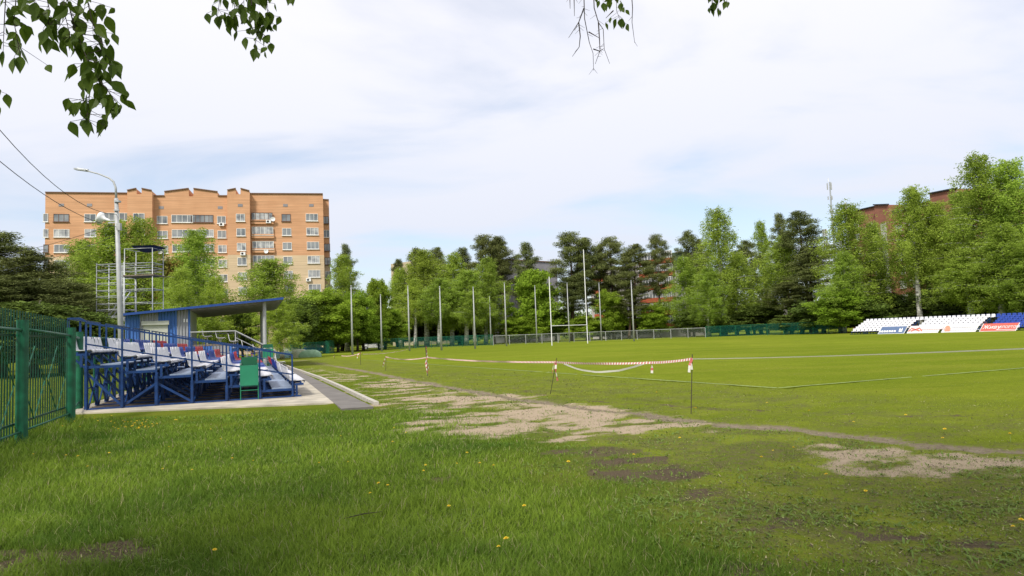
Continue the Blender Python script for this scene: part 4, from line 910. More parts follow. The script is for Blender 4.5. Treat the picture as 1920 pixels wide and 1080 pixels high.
w = MB(); q = F4.at(1669, 480)[0]; zz = F4.at(1669, 418)[1]; w.box(F4.W(q, zz/2, 1.06), (.75, .06, zz/2), (F4.d, F4.n, Z))
for r_ in range(8):
    z = 2.9+2.8*r_
    w.box(F4.W(F4.at(1700, 480)[0], z+.9, .05), (4.4, .05, .12), (F4.d, F4.n, Z))
w.build('white_band', M['panel_white'], b4)
for px in (1550, 1580, 1610, 1654, 1690, 1715, 1770, 1820):
    for r_ in range(9):
        if 3.2+2.8*r_+2.2 < np.interp(px, [1540, 1640, 1674, 1748, 1800, 1850], [F4.at(a_, b_)[1] for a_, b_ in ((1540, 415), (1640, 388), (1674, 399), (1740, 380), (1800, 356), (1850, 356))]): window(F4, b4, px, 480, 1.5, 1.5, 1.02 if px == 1654 else (.62 if px == 1770 else .02), 'white', 2, z=3.2+2.8*r_)
# mast
md = 240.0; mt_ = P(1555, 336, md); mp = Vector((mt_.x, md, 0))
mast = empty('radio_mast', mp, 'thin grey radio mast with antennas rising above the right trees', 'mast')
MB().tube([mp, Vector((mp.x, md, mt_.z*.8)), Vector((mp.x, md, mt_.z-1.0))], [.4, .3, .2], 8).build('pole', M['galv'], mast)
for f_z, n in ((0, 3), (-4.2, 3), (-9, 2)):
    for k in range(n):
        a = 2*PI*k/n+.5; m_ = MB(); m_.box((mp.x+math.cos(a)*.8, md+math.sin(a)*.8, mt_.z-2.5+f_z), (.14, .14, 1.2 if f_z == 0 else .6)); m_.build('antenna', M['pole_white'], mast)
m_ = MB(); m_.tube([(mp.x-.4, md, mt_.z-1), (mp.x-.4, md, mt_.z+.4)], .1, 6); m_.build('lightning_rod', M['goal_white'], mast)

# ---------------- far stand (right) with banners ----------------
q0, q1 = G(1590, 627.5), G(1900, 620)
FS = (q1-q0).normalized(); FN = Vector((FS.y, -FS.x, 0));
if FN.dot(-q0) < 0: FN = -FN             # towards the pitch
fa = q0; frz = math.atan2(FN.y, FN.x)
def FP(s, back, z): return fa+FS*s-FN*back+Z*z
LT = (q1-q0).length
ROWS = 6; secs = []; s = 0.0; idx = 0
names = ['far stand section at its left end, white seats', 'far stand section behind the slate blue banner, white seats', 'far stand section behind the white banner with the red emblem, white seats', 'far stand section behind the white banner with the orange emblem, white seats', 'far stand section behind the red banner, blue seats', 'far stand section at the right edge, blue seats']
ns_, pitch_s, ais = 13, 0.52, 1.15
seclen = ns_*pitch_s
print('far stand length', LT, 'section', seclen)
def s_of(px): 
    lo, hi = -5, 60
    for _ in range(40):
        m_ = (lo+hi)/2; c = CM.transposed() @ (FP(m_, 0, .3)-Vector((0, 0, CH)))
        if 960+FPX*c.x/-c.z < px: lo = m_
        else: hi = m_
    return lo
sB = s_of(1838)                            # where blue seats start in the back row
for i in range(6):
    s0 = s_of(1596)+i*(seclen+ais)
    if s0 > s_of(1960): break
    root = empty('bleacher', FP(s0+seclen/2, 2, 0), names[i], 'bleacher', 'bleacher sections of the far stand')
    fr = MB()
    for j in range(5):
        s = s0+seclen*j/4
        fr.bar(FP(s, -.3, .04), FP(s, 4.4, .04), .06)
        for r_ in range(ROWS): fr.bar(FP(s, r_*.75+.2, 0), FP(s, r_*.75+.2, .3+.24*r_), .06)
        fr.bar(FP(s, 0, .2), FP(s, 4.2, 1.5), .05, .08)
        fr.bar(FP(s, 4.3, 0), FP(s, 4.3, 1.95), .05)
    fr.bar(FP(s0, 4.3, 1.95), FP(s0+seclen, 4.3, 1.95), .05)
    fr.build('frame', M['blue_steel'], root)
    for r_ in range(ROWS):
        z = .24*r_; MB().box(FP(s0+seclen/2, r_*.75-.25, z+.06), (seclen/2, .2, .02), (FS, FN, Z)).build('footboard', M['green_dark'], root)
        MB().box(FP(s0+seclen/2, r_*.75+.2, z+.36), (seclen/2, .04, .03), (FS, FN, Z)).build('seat_beam', M['blue_steel'], root)
        for k in range(ns_+(2 if r_ >= ROWS-1 else 0)):
            s = s0+pitch_s*(k+.5); blue = s > sB
            if r_ >= ROWS-1: s = s0+(seclen+ais)*(k+.5)/(ns_+2)
            add_seat(root, FP(s, r_*.75+.2, z+.42), 'blue' if blue else 'white', frz, 0, 1.0)
def text_obj(txt, size, p, ax, up, m, parent, name='lettering', shear=0.0, ext=0.004, align='CENTER', sx=1.0):
    c = bpy.data.curves.new('t', 'FONT'); c.body = txt; c.size = size; c.align_x = align; c.align_y = 'CENTER'; c.extrude = ext; c.shear = shear; c.resolution_u = 3
    t = bpy.data.objects.new('t', c); COL.objects.link(t); bpy.context.view_layer.update()
    me = bpy.data.meshes.new_from_object(t.evaluated_get(bpy.context.evaluated_depsgraph_get())); bpy.data.objects.remove(t)
    nrm = ax.cross(up).normalized(); mt = Matrix((ax*sx, up, nrm)).transposed().to_4x4(); mt.translation = p-ORG[parent]; me.transform(mt)
    me.materials.clear(); o = link(name, me, parent, [m]); return o
M['ban_blue'] = mat('banner_slate', (0.10, 0.155, 0.29), .6, 0, .06); M['ban_white'] = mat('banner_white', (0.72, 0.70, 0.70), .6, 0, .05)
M['ban_red'] = mat('banner_red', (0.60, 0.11, 0.08), .6, 0, .06); M['em_red'] = mat('emblem_red', (0.62, 0.18, 0.14), .6, 0, .05)
M['em_or'] = mat('emblem_orange', (0.70, 0.27, 0.18), .6, 0, .05); M['pink_t'] = mat('faded_pink_print', (0.66, 0.42, 0.42), .6, 0, .05); M['grey_t'] = mat('faded_grey_print', (0.45, 0.47, 0.55), .6, 0, .05)
def banner(x0, x1, m, label):
    s0, s1 = s_of(x0)-.0, s_of(x1); bk = -1.6; c0 = FP(s0, bk, 0.0); c1 = FP(s1, bk, 0.0)
    up = (Z*.86-FN*.5).normalized(); h = 1.02; r = empty('banner_board', (c0+c1)/2, label, 'banner', 'advertising boards in front of the far stand')
    lean = FS*0.33; nn = FS.cross(up); 
    if nn.dot(FN) < 0: nn = -nn
    MB().prism([c0, c1, c1+up*h+lean*1.0, c0+up*h+lean*1.0], -nn*.05).build('board', m, r)
    f = MB()
    for e in (c0, c1): f.bar(e+FS*0, e+up*h+lean, .05)
    f.bar(c0-nn*.08+up*h*.9+lean*.0-FN*.02, c1-nn*.08+up*h*.9-FN*.02, .04); f.bar(c0-Z*0+Z*.03, c1+Z*.03, .05)
    for t in (.15, .5, .85):
        e = c0.lerp(c1, t)-nn*.08; f.bar(e+up*h*.9, e-FN*.95, .04)
    f.build('support_frame', M['goal_white'], r)
    ctr = (c0+c1)/2+up*h*.5+lean*.5+nn*.03; return r, ctr, (s1-s0), h, up, nn
r, c, wd, h, up, nn = banner(1657, 1705, M['ban_blue'], 'slate blue banner board with small white lettering before the far stand')
# small illegible white word and mark
ax = FS if FS.cross(up).dot(nn) > 0 else -FS
print('ax sign', ax.dot(FS))
m_ = MB(); 
for i in range(7): m_.box(c+ax*(-1.5+.3*i)-up*.16+nn*.01, (.11, .01, .12), (ax, nn, up))
m_.build('lettering', M['goal_white'], r)
m_ = MB(); m_.prism([c+ax*.75-up*.25, c+ax*1.15-up*.25, c+ax*1.2+up*.32, c+ax*1.0+up*.05, c+ax*.85+up*.3][::-1], nn*.01); m_.build('emblem', M['goal_white'], r)
r, c, wd, h, up, nn = banner(1711, 1768, M['ban_white'], 'white banner board with a red emblem before the far stand')
m_ = MB(); e = c-ax*(wd*.28)
for a in (35, 145, 215, 325): m_.bar(e+nn*.01, e+nn*.01+(ax*math.cos(R(a))*.62+up*math.sin(R(a))*.36), .16, .012, up=nn)
for s in (-1, 1): m_.bar(e+ax*s*.55+up*.1+nn*.01, e+ax*s*.75-up*.25+nn*.01, .14, .012, up=nn)
m_.build('emblem', M['em_red'], r)
m_ = MB()
for i in range(14): m_.box(c+ax*(-.15+.19*i)-up*.02+nn*.01, (.065, .006, .06), (ax, nn, up))
m_.build('lettering', M['pink_t'], r)
r, c, wd, h, up, nn = banner(1775, 1838, M['ban_white'], 'white banner board with an orange emblem and grey lines of print')
m_ = MB(); e = c-ax*(wd*.37); m_.prism([e+nn*.005+ax*x+up*y for x, y in [(-.28, -.35), (.28, -.35), (.34, 0), (.2, .3), (0, .42), (-.2, .3), (-.34, 0)]], nn*.01); m_.build('emblem', M['em_or'], r)
m_ = MB()
for i in range(13): m_.box(c+ax*(-.75+.17*i)+up*.14+nn*.01, (.06, .006, .05), (ax, nn, up))
for i in range(19): m_.box(c+ax*(-.95+.17*i)-up*.22+nn*.01, (.055, .006, .045), (ax, nn, up))
m_.build('lettering', M['grey_t'], r)
r, c, wd, h, up, nn = banner(1846, 1913, M['ban_red'], 'red banner board with white slogan lettering before the far stand')
text_obj('Живу', .66, c-ax*.75+nn*.012, ax, up, M['goal_white'], r, shear=.35); text_obj('СПОРТОМ', .42, c+ax*.95+nn*.012-up*.02, ax, up, M['goal_white'], r, shear=.2, sx=.88)
MB().box(c+ax*.75-up*.33+nn*.012, (1.0, .008, .022), (ax, nn, up)).build('underline', M['goal_white'], r)

# ---------------- goal posts, net poles, fences ----------------
gl = empty('rugby_goal', G(1068, 646), 'white rugby goal with tall uprights and a crossbar at the far end', 'goal')
ga, gb_ = G(1035, 648), G(1102, 644); ga = Vector((ga.x, 108, 0)) if False else ga
def up_to(base, px, py): return P(px, py, base.y).z
MB().tube([ga, ga+Z*up_to(ga, 1029, 519)], .06, 10).build('upright', M['goal_white'], gl); MB().tube([gb_, gb_+Z*up_to(gb_, 1093, 468)], .06, 10).build('upright', M['goal_white'], gl)
za = up_to(ga, 1034, 611); MB().tube([ga+Z*za, gb_+Z*up_to(gb_, 1100, 609)], .045, 8).build('crossbar', M['goal_white'], gl)
poles = [(661, 665, 657, 536, 'first tall net pole from the left, beside the covered heaps'), (716, 659, 710, 553, 'second net pole from the left, slightly shorter'), (768, 658, 762, 537, 'third net pole from the left, before the birch trunks'),
    (828, 657, 823, 538, 'fourth net pole from the left'), (891, 654, 885, 539, 'fifth net pole from the left, before the light birches'), (921, 643, 918, 556, 'shorter net pole set back in front of the grey end wall'), (950, 649, 945, 531, 'net pole standing beside the grey end wall'),
    (1007, 643, 1000, 536, 'net pole left of the rugby goal'), (1068, 642, 1061, 531, 'net pole between the uprights of the rugby goal'), (1128, 638, 1122, 531, 'net pole just right of the rugby goal'), (1189, 640, 1181, 527, 'rightmost net pole, before the dark pine')]
for bx, by, tx, ty, lab in poles:
    b = G(bx, by); b.y = min(max(b.y, 80), 128); b = GD(bx, b.y); h = up_to(b, tx, ty)
    r = empty('net_pole', b, lab, 'pole', 'tall net poles at the far end'); MB().tube([b-Z*.05, b+Z*h*.5, b+Z*h], [.135, .105, .05], 10).build('pole', M['pole_white'], r, smooth=True)
    MB().lathe(b+Z*(h-.05), [(.09, 0), (.09, .08), (.03, .14)], 10).build('cap', M['galv'], r)
mesh_fence('chain_link_fence', [GD(925, 121), GD(1195, 124), GD(1323, 121)], [9, 4], 1.7, M['pole_white'], M['chain'], 'grey chain link fence along the far end of the pitch', .05)
mesh_fence('mesh_fence', [GD(1324, 121), GD(1470, 112), GD(1585, 103)], [5, 4], 1.9, M['green_paint'], M['chain_green'], 'dark green mesh fence at the far right corner of the pitch', .05)
mesh_fence('mesh_fence', [GD(690, 117), GD(924, 121)], [8], 1.9, M['green_paint'], M['chain_green'], 'green mesh fence in front of the left birch trunks', .05)
mesh_fence('mesh_fence', [GD(520, 95), GD(616, 100)], [4], 1.75, M['green_paint'], M['chain_green'], 'green mesh fence behind the covered heaps', .05)
mesh_fence('mesh_fence', [GD(612, 100), GD(626, 103)], [5], 1.9, M['green_paint'], M['chain_green'], 'short folded green fence panel left of the first net pole', .07)

# covered heaps
def heap(px, hw, hh, m, label, seed):
    c = GD(px, 80); rr = hw*80/FPX; h = hh*1.25*80/FPX; g = np.random.default_rng(seed); vs = []; fs = []; n, k_ = 24, 8
    for i in range(k_+1):
        t = i/k_
        for j in range(n):
            a = 2*PI*j/n; q = 1+.12*math.sin(3*a+seed)+.06*math.sin(7*a); r_ = rr*math.sin(t*PI/2)**.8*q
            vs.append(c+Vector((math.cos(a)*r_, math.sin(a)*r_*.9, h*(math.cos(t*PI/2)**.9)+(.05*g.random() if 0 < i < k_ else 0)-.02)))
    for i in range(k_):
        for j in range(n): fs.append((i*n+j, (i+1)*n+j, (i+1)*n+(j+1) % n, i*n+(j+1) % n))
    tag(MB().add(vs, fs).build('covered_heap', m, org=c, smooth=True), label, 'heap', 'covered heaps beside the pitch')
M['net_green'] = mat('pale_green_sheet', (0.30, 0.46, 0.30), .7, 0, .15, 2.5, .3, col2=(0.20, 0.34, 0.2)); M['net_teal'] = mat('teal_sheet', (0.26, 0.42, 0.38), .7, 0, .15, 2.5, .3, col2=(0.18, 0.30, 0.30)); M['net_tan'] = mat('tan_sheet', (0.42, 0.40, 0.26), .7, 0, .15, 2.5, .3, col2=(0.3, 0.36, 0.25))
heap(533, 20, 10, M['net_teal'], 'teal covered heap, leftmost beside the pitch', 1); heap(562, 17, 12.5, M['net_tan'], 'tan topped covered heap in the middle', 2); heap(582, 21, 11, M['net_green'], 'pale green covered heap, rightmost', 3)

# parked cars behind the fences
def car(p, rzv, m, label):
    r = empty('parked_car', p, label, 'car', 'cars parked behind the fence'); r.rotation_euler[2] = 0; ca, sa_ = math.cos(rzv), math.sin(rzv)
    X = Vector((ca, sa_, 0)); Y = Vector((-sa_, ca, 0))
    def pr(pts, w, z=0): return [p+X*x-Y*w+Z*y for x, y in pts]
    MB().prism(pr([(-2.1, .3), (2.1, .3), (2.15, .6), (2.0, .82), (1.0, .92), (-1.9, .95), (-2.12, .7)], .85), Y*1.7).build('body', m, r)
    cb_ = MB().prism(pr([(1.0, .92), (.35, 1.42), (-1.1, 1.45), (-1.8, .95)], .74), Y*1.48).build('cabin_glass', M['glass'], r)
    MB().prism(pr([(.32, 1.425), (.2, 1.47), (-1.0, 1.50), (-1.08, 1.455)], .72), Y*1.44).build('roof', m, r)
    for x in (-1.3, 1.3):
        for s in (-1, 1):
            w_ = MB().lathe(p+X*x+Y*s*.78+Z*.31, [(.31, -.1), (.31, .1)], 16, (X, Z, Y)).build('wheel', M['dark'], r); MB().lathe(p+X*x+Y*s*.78+Z*.31, [(.18, -.105), (.18, .105)], 12, (X, Z, Y)).build('rim', M['galv'], w_)
    for s in (-1, 1): MB().box(p+X*2.1+Y*s*.62+Z*.66, (.05, .16, .07), (X, Y, Z)).build('headlight', M['goal_white'], r)
M['car_w'] = mat('white_car_paint', (.7, .7, .7), .3); M['car_b'] = mat('blue_car_paint', (.03, .10, .30), .3); M['car_d'] = mat('navy_car_paint', (.02, .03, .10), .3)
car(GD(556, 108), .2, M['car_w'], 'white parked car behind the fence near the covered heaps'); car(GD(578, 112), 2.9, M['car_d'], 'dark navy parked car between a white and a blue one'); car(GD(592, 106), .3, M['car_b'], 'blue parked car behind the fence near the covered heaps')
car(GD(700, 133), .1, M['car_w'], 'white parked car seen through the green fence by the second net pole'); car(GD(1152, 158), .1, M['car_w'], 'white parked car beyond the chain link fence')

# ---------------- barrier tape and its stakes ----------------
def ribbon(pts, w=.05, twist=1.0, seg=.05, ph=0.0, plain=False):
    L = [0]
    for a, b in zip(pts[:-1], pts[1:]): L.append(L[-1]+(b-a).length)
    n = max(2, int(L[-1]/seg)); mb = MB(); prev = None
    for i in range(n+1):
        s = L[-1]*i/n; k = max(j for j in range(len(L)) if L[j] <= s+1e-6); k = min(k, len(pts)-2); p = pts[k].lerp(pts[k+1], (s-L[k])/(L[k+1]-L[k]))
        d = (pts[k+1]-pts[k]).normalized(); a = ph+.5*math.sin(s*twist)+.25*math.sin(s*twist*2.7+1); side_ = d.cross(Z); side_ = side_.normalized() if side_.length > .05 else Vector((1, 0, 0)); upv = side_.cross(d)
        e = (upv*math.cos(a)+side_*math.sin(a))*w/2; cur = (p-e, p+e)
        if prev: mb.add([prev[0], prev[1], cur[1], cur[0]], [(0, 1, 2, 3)], 0 if plain else i % 2)
        prev = cur
    return mb
def tape(pts, label, **k): tag(ribbon(pts, **k).build('barrier_tape', [M['tape_white'], M['tape_red']], org=pts[0]), label, 'tape', 'red and white barrier tapes')
def stake(base, top, label, streams, r=.008, col='rust'):
    o = empty('tape_stake', base, label, 'stake', 'stakes holding the barrier tape'); MB().tube([base-Z*.1, top], r, 6).build('rod', M[col], o)
    for st in streams:
        ribbon(st, w=.055, twist=6, seg=.09, ph=random.random()*2).build('knotted_tape', [M['tape_white'], M['tape_red']], o)
b1 = G(1295, 775); t1 = P(1298, 664, b1.y); k1 = P(1297, 673, b1.y-.01)
b2_ = G(1030, 740); t2 = P(1044, 671, b2_.y-.3); k2 = P(1041, 679, b2_.y-.3)
b3_ = G(802, 704); t3 = P(798, 648, b3_.y); k3 = P(801, 670, b3_.y)
b4_ = G(723, 695); t4 = P(724, 667, b4_.y); k4 = P(723, 669, b4_.y)
b5_ = G(676, 684); t5 = P(676, 660, b5_.y); k5 = P(675, 662, b5_.y)
b6_ = G(627, 673); t6 = P(627, 664, b6_.y); k6 = P(627, 665, b6_.y)
stake(b1, t1, 'nearest dark rod stake, upright, right of centre', [[k1+Vector((0, 0, .02)), k1+Vector((-.03, -.03, -.08)), k1+Vector((-.02, -.03, -.2))], [k1, k1+Vector((-.05, -.02, -.1)), k1+Vector((-.07, -.02, -.25))]])
stake(b2_, t2, 'leaning dark rod stake at the knot of the sagging tape', [[k2, k2+Vector((-.06, -.02, -.1)), k2+Vector((-.09, -.03, -.3))], [k2+Vector((.02, 0, .03)), k2+Vector((0, -.03, -.2)), k2+Vector((.04, -.03, -.48))]])
stake(b3_, t3, 'stake wrapped thickly in striped tape, left of centre', [[t3, k3+Vector((.02, -.03, .1)), k3+Vector((-.05, -.03, -.2)), k3+Vector((-.02, -.03, -.75))], [t3+Vector((.02, 0, -.05)), k3+Vector((-.04, .03, 0)), k3+Vector((.06, 0, -.6))], [k3+Vector((0, 0, .3)), k3+Vector((-.08, -.02, -.3)), k3+Vector((.0, -.02, -.7))]], .02)
stake(b4_, t4, 'stake with a short hanging tape end, second from the left', [[k4, k4+Vector((-.08, -.02, -.2)), k4+Vector((-.16, -.02, -.55))], [k4+Vector((.02, 0, 0)), k4+Vector((-.04, -.02, -.2)), k4+Vector((-.1, -.02, -.4))]], .012)
stake(b5_, t5, 'small stake near the worn track with a pink tape knot', [[k5, k5+Vector((-.15, -.02, -.1)), k5+Vector((-.2, -.02, -.35))], [k5, k5+Vector((.12, -.02, .05)), k5+Vector((-.1, -.02, -.25))]], .015)
stake(b6_, t6, 'farthest small stake, leftmost of the tape line', [[k6, k6+Vector((-.1, -.02, -.3))]], .015)
mid1 = P(1221, 680, (b1.y*.7+b2_.y*.3))
tape(cat(k1, mid1, .015, 8)+cat(mid1, k2, .03, 10)[1:], 'striped tape from the nearest stake to the leaning stake')
sg = [P(1057, 682, b2_.y-.6), P(1085, 693, b2_.y-.9), P(1120, 698, b2_.y-1.3), P(1160, 695, b2_.y-1.9), P(1188, 688, b2_.y-2.4), P(1214, 679, b2_.y-3.0)]
tape(sg, 'loose white tape sagging below the main tape', seg=.2, w=.045, plain=True)
tape([mid1, mid1+Vector((.01, -.02, -.08)), mid1+Vector((.0, -.02, -.22))], 'short tape end hanging between the two nearest stakes', twist=6)
tape(cat(k2, k3, .06, 10), 'long striped tape from the leaning stake to the wrapped stake')
tape(cat(k3, k4, .12, 6), 'slack faint tape between the wrapped stake and the next one'); tape(cat(k5, P(640, 667, b5_.y+2), .1, 6), 'low far tape near the worn track')
tape(cat(P(680, 664, b5_.y+6), P(764, 655, 82), .15, 8), 'farthest tape running towards the net poles')
w_ = P(1960, 652, 7.2); tape(cat(k1, w_, .02, 12), 'tape running from the nearest stake out to the right edge', ph=.1, seg=.3, w=.013, plain=True, twist=.12)
bb = Vector((w_.x, w_.y, 0)); stake(bb, w_+Z*.05, 'stake just outside the right edge holding the tape', [])

# ---------------- trees ----------------
def leaf_soup(c, size, g, flat=0.0, asp=.6, vert=0.0):
    n = len(c); d = g.normal(size=(n, 3)); d[:, 2] = d[:, 2]*(1-flat)-vert; d /= np.linalg.norm(d, axis=1)[:, None]+1e-9
    r = g.normal(size=(n, 3)); w = np.cross(d, r); w /= np.linalg.norm(w, axis=1)[:, None]+1e-9
    s = size[:, None]*(0.6+.8*g.random((n, 1)))
    p0 = c-d*s*.5; p2 = c+d*s*.5; p1 = c+w*s*asp*.5; p3 = c-w*s*asp*.5
    return np.stack([p0, p1, p2, p3], 1).reshape(-1, 3)
def make_tree(name, kind, seed, leafm, barkm, H=20.0):
    g = np.random.default_rng(seed); rr = random.Random(seed); root = empty(name, (0, 0, 0)); root.hide_render = False
    bend = [rr.uniform(-.5, .5), rr.uniform(-.5, .5)]
    def tr(t): return Vector((bend[0]*math.sin(t*2.2)*(.6+t), bend[1]*math.sin(t*2.6+.5)-bend[1]*math.sin(.5), H*t))
    tb = MB(); r0 = {'birch': .27, 'pine': .24, 'broad': .24}[kind]
    tb.tube([tr(t) for t in np.linspace(0, .98, 12)], [r0*(1-.88*t**.9)+.01 for t in np.linspace(0, 1, 12)], 8)
    C = []; SZ_ = []
    if kind == 'birch':
        n = 78
        for i in range(n):
            b0_ = .40 if seed % 4 == 2 else .20; t = b0_+(.985-b0_)*(i/n)**.9; a = i*2.4+rr.uniform(-.4, .4)
            q_ = (t-b0_)/(1-b0_); prof = min(1, .45+q_*2.2)*(1-q_**1.25)**.9; L = H*.165*prof*rr.uniform(.35, 1.4)+.3
            p = tr(t); out = Vector((math.cos(a), math.sin(a), 0)); pts = [p]
            for s in (.35, .7, 1.0): pts.append(p+out*L*s+Z*(L*(.75*s-.55*s*s)))
            tb.tube(pts, [.05*(1-t)+.025, .035*(1-t)+.018, .015, .006], 4, cap=False)
            ns = int(6+L*3.4)
            for k in range(ns):
                s = rr.uniform(.12, 1.05); b = p+out*L*s+Z*(L*(.75*s-.55*s*s)); lat = Vector((-out.y, out.x, 0))*rr.gauss(0, .38)*(.4+s)+Vector((0, 0, rr.gauss(0, .22)))
                b = b+lat; hang = rr.uniform(.5, 3.0)*(1-.5*t); m = int(22+hang*16); q = g.random(m)
                pts_ = np.array(b)[None]+np.stack([g.normal(size=m)*.14, g.normal(size=m)*.14, -hang*q+g.normal(size=m)*.08], 1); C.append(pts_); SZ_.append(np.full(m, .16))
        flat, asp, vert = .0, .50, 1.0
    elif kind == 'pine':
        n = 60; t0 = rr.uniform(.34, .50)
        for i in range(n):
            t = t0+(.99-t0)*(i/n); a = i*2.4+rr.uniform(-.6, .6)
            prof = (1-((t-t0)/(1-t0))**1.8*.86)*(0.55+.45*min(1, (t-t0)*5)); L = H*.17*prof*rr.uniform(.3, 1.3)
            p = tr(t); out = Vector((math.cos(a), math.sin(a), 0)); rise = rr.uniform(-.05, .4)*(0.4+t)
            pts = [p+out*L*s+Z*(L*rise*s+.25*L*s*s*(.4)) for s in (0, .4, .75, 1)]
            tb.tube(pts, [.07*(1-t)+.03, .05*(1-t)+.02, .03, .012], 4, cap=False)
            nc = int(3+L*2.1)
            for k in range(nc):
                s = rr.uniform(.3, 1.08)**.8; b = p+out*L*s+Z*(L*rise*s+.1*L*s*s)+Vector((-out.y, out.x, 0))*rr.gauss(0, .33)*L*.45+Z*rr.uniform(0, .3)
                m = 95; cr = rr.uniform(.45, .95); q = g.normal(size=(m, 3)); q /= np.linalg.norm(q, axis=1)[:, None]; q *= cr*g.random((m, 1))**.45; q[:, 2] = q[:, 2]*.72+.1
                C.append(np.array(b)[None]+q); SZ_.append(np.full(m, .24))
        flat, asp, vert = .3, .26, -.5
    else:
        n = 40
        for i in range(n):
            t = .16+.8*(i/n); a = i*2.4+rr.uniform(-.5, .5); prof = max(0, math.sin(PI*((t-.02)/1.0)**.8))**.65*rr.choice((.7, 1, 1.15)); L = H*.24*prof*rr.uniform(.5, 1.12)+.3
            p = tr(t*.9); out = Vector((math.cos(a), math.sin(a), 0)); pts = [p+out*L*s+Z*L*.55*s for s in (0, .5, 1)]
            tb.tube(pts, [.08*(1-t)+.03, .04, .012], 5, cap=False)
            for k in range(int(4+L*1.9)):
                s = rr.uniform(.35, 1.1); b = p+out*L*s+Z*(L*.55*s)+Vector((rr.gauss(0, .5), rr.gauss(0, .5), rr.gauss(0, .45))); m = 105; cr = rr.uniform(.55, 1.05)
                q = g.normal(size=(m, 3)); q /= np.linalg.norm(q, axis=1)[:, None]; q *= cr*g.random((m, 1))**.4; q[:, 2] *= .7; C.append(np.array(b)[None]+q); SZ_.append(np.full(m, .24))
        flat, asp, vert = .3, .75, .1
    tb.build('trunk', barkm, root, smooth=True)
    C = np.concatenate(C); SZ_ = np.concatenate(SZ_); vv = leaf_soup(C, SZ_, g, flat, asp, vert); ff = np.arange(len(vv)).reshape(-1, 4)
    cr_ = npmesh('crown', vv, ff, leafm, root); w_ = np.percentile(np.hypot(C[:, 0], C[:, 1]), 89)*2/1.05
    return root, w_, H
PROT = {}
def protos():
    for i in range(4): PROT[('birch', i)] = lambda i=i: make_tree('birch_tree', 'birch', 100+i, M['birch_leaf'], M['birch_bark'])
    for i in range(4): PROT[('pine', i)] = lambda i=i: make_tree('pine_tree', 'pine', 200+i, M['pine_needle'], M['pine_bark'])
    for i in range(3): PROT[('broad', i)] = lambda i=i: make_tree('broadleaf_tree', 'broad', 300+i, M['broad_leaf'], M['bark'], 12.0)
    for i in range(1): PROT[('darkb', i)] = lambda i=i: make_tree('broadleaf_tree', 'broad', 340+i, M['dark_leaf'], M['bark'], 12.0)
    for i in range(1): PROT[('russet', i)] = lambda i=i: make_tree('broadleaf_tree', 'broad', 350+i, M['russet_leaf'], M['bark'], 12.0)
protos(); BUILT = {}; cnt = {}
def tree(kind, px, ty, wpx, D, label, var=None, base=None, tilt=0.0):
    nv = {'birch': 4, 'pine': 4, 'broad': 3, 'darkb': 1, 'russet': 1}[kind]; cnt[kind] = cnt.get(kind, -1)+1
    k = (kind, (cnt[kind] if var is None else var) % nv)
    if k not in BUILT:
        root, w, H = PROT[k](); BUILT[k] = (root, w, H); o = root
    else:
        root, w, H = BUILT[k]; o = copy_tree(root)
    top_ = P(px, ty, D); b = Vector((top_.x, D, 0)); 
    o.location = b; sz = top_.z/H*1.0; sx = wpx*D/FPX/w; o.scale = (sx, sx, sz); o.rotation_euler = (0, 0, random.random()*6.28)
    tag(o, label, {'birch': 'birch tree', 'pine': 'pine tree'}.get(kind, 'tree'), {'birch': 'birch trees around the pitch', 'pine': 'pine trees around the pitch'}.get(kind, 'broadleaf trees and bushes around the pitch'))
T = tree
# left group behind the near stand
T('pine', -15, 436, 190, 62, 'dark pine cut by the left edge of the photo, beside the brick block', 1)
T('pine', 55, 478, 150, 58, 'dark round pine covering the lower left corner of the brick block', 3)
T('pine', 120, 528, 150, 54, 'low dark pine left of the scaffold tower'); T('pine', 5, 520, 170, 50, 'low dark pine above the green picket fence'); T('pine', 165, 552, 110, 60, 'low dark pine right behind the scaffold tower')
T('darkb', 70, 560, 190, 48, 'dark bushy shrub behind the green picket fence'); T('darkb', 150, 580, 130, 50, 'dark bush at the foot of the scaffold tower')
T('birch', 208, 408, 145, 80, 'light birch with two humps just left of the lamp pole'); T('birch', 264, 402, 118, 82, 'light birch rising right of the lamp pole behind the scaffold'); T('birch', 168, 446, 100, 84, 'light birch left of the scaffold top')
T('russet', 322, 468, 95, 85, 'sparse russet tinged tree between two birches before the brick block'); T('birch', 373, 428, 112, 78, 'pointed birch before the middle of the brick block'); T('birch', 345, 500, 76, 70, 'small birch above the cabin roof')
T('birch', 402, 515, 76, 74, 'small birch right of the pointed birch'); T('birch', 492, 483, 122, 76, 'rounded birch before the right wing of the brick block'); T('birch', 528, 555, 76, 72, 'low birch beneath the canopy edge')
T('darkb', 455, 575, 60, 82, 'dark bush seen under the canopy'); T('darkb', 562, 553, 62, 100, 'dark leafy tree right of the canopy edge'); T('broad', 608, 540, 92, 104, 'bright green round tree below the right edge of the brick block')
T('broad', 590, 590, 80, 108, 'bright green bush beside the dark leafy tree'); T('broad', 632, 560, 70, 110, 'bright green bush behind the first net pole')
T('pine', 648, 461, 40, 135, 'lone pine top behind the birch right of the brick block'); T('birch', 648, 474, 80, 118, 'birch immediately right of the brick block'); T('broad', 668, 545, 60, 114, 'leafy tree between the brick block and the gap of sky')
T('broad', 707, 518, 44, 122, 'slim leafy tree standing alone in the sky gap'); T('broad', 720, 575, 70, 124, 'low leafy tree behind the second net pole', 1); T('broad', 680, 590, 70, 118, 'low leafy bush behind the first two net poles')
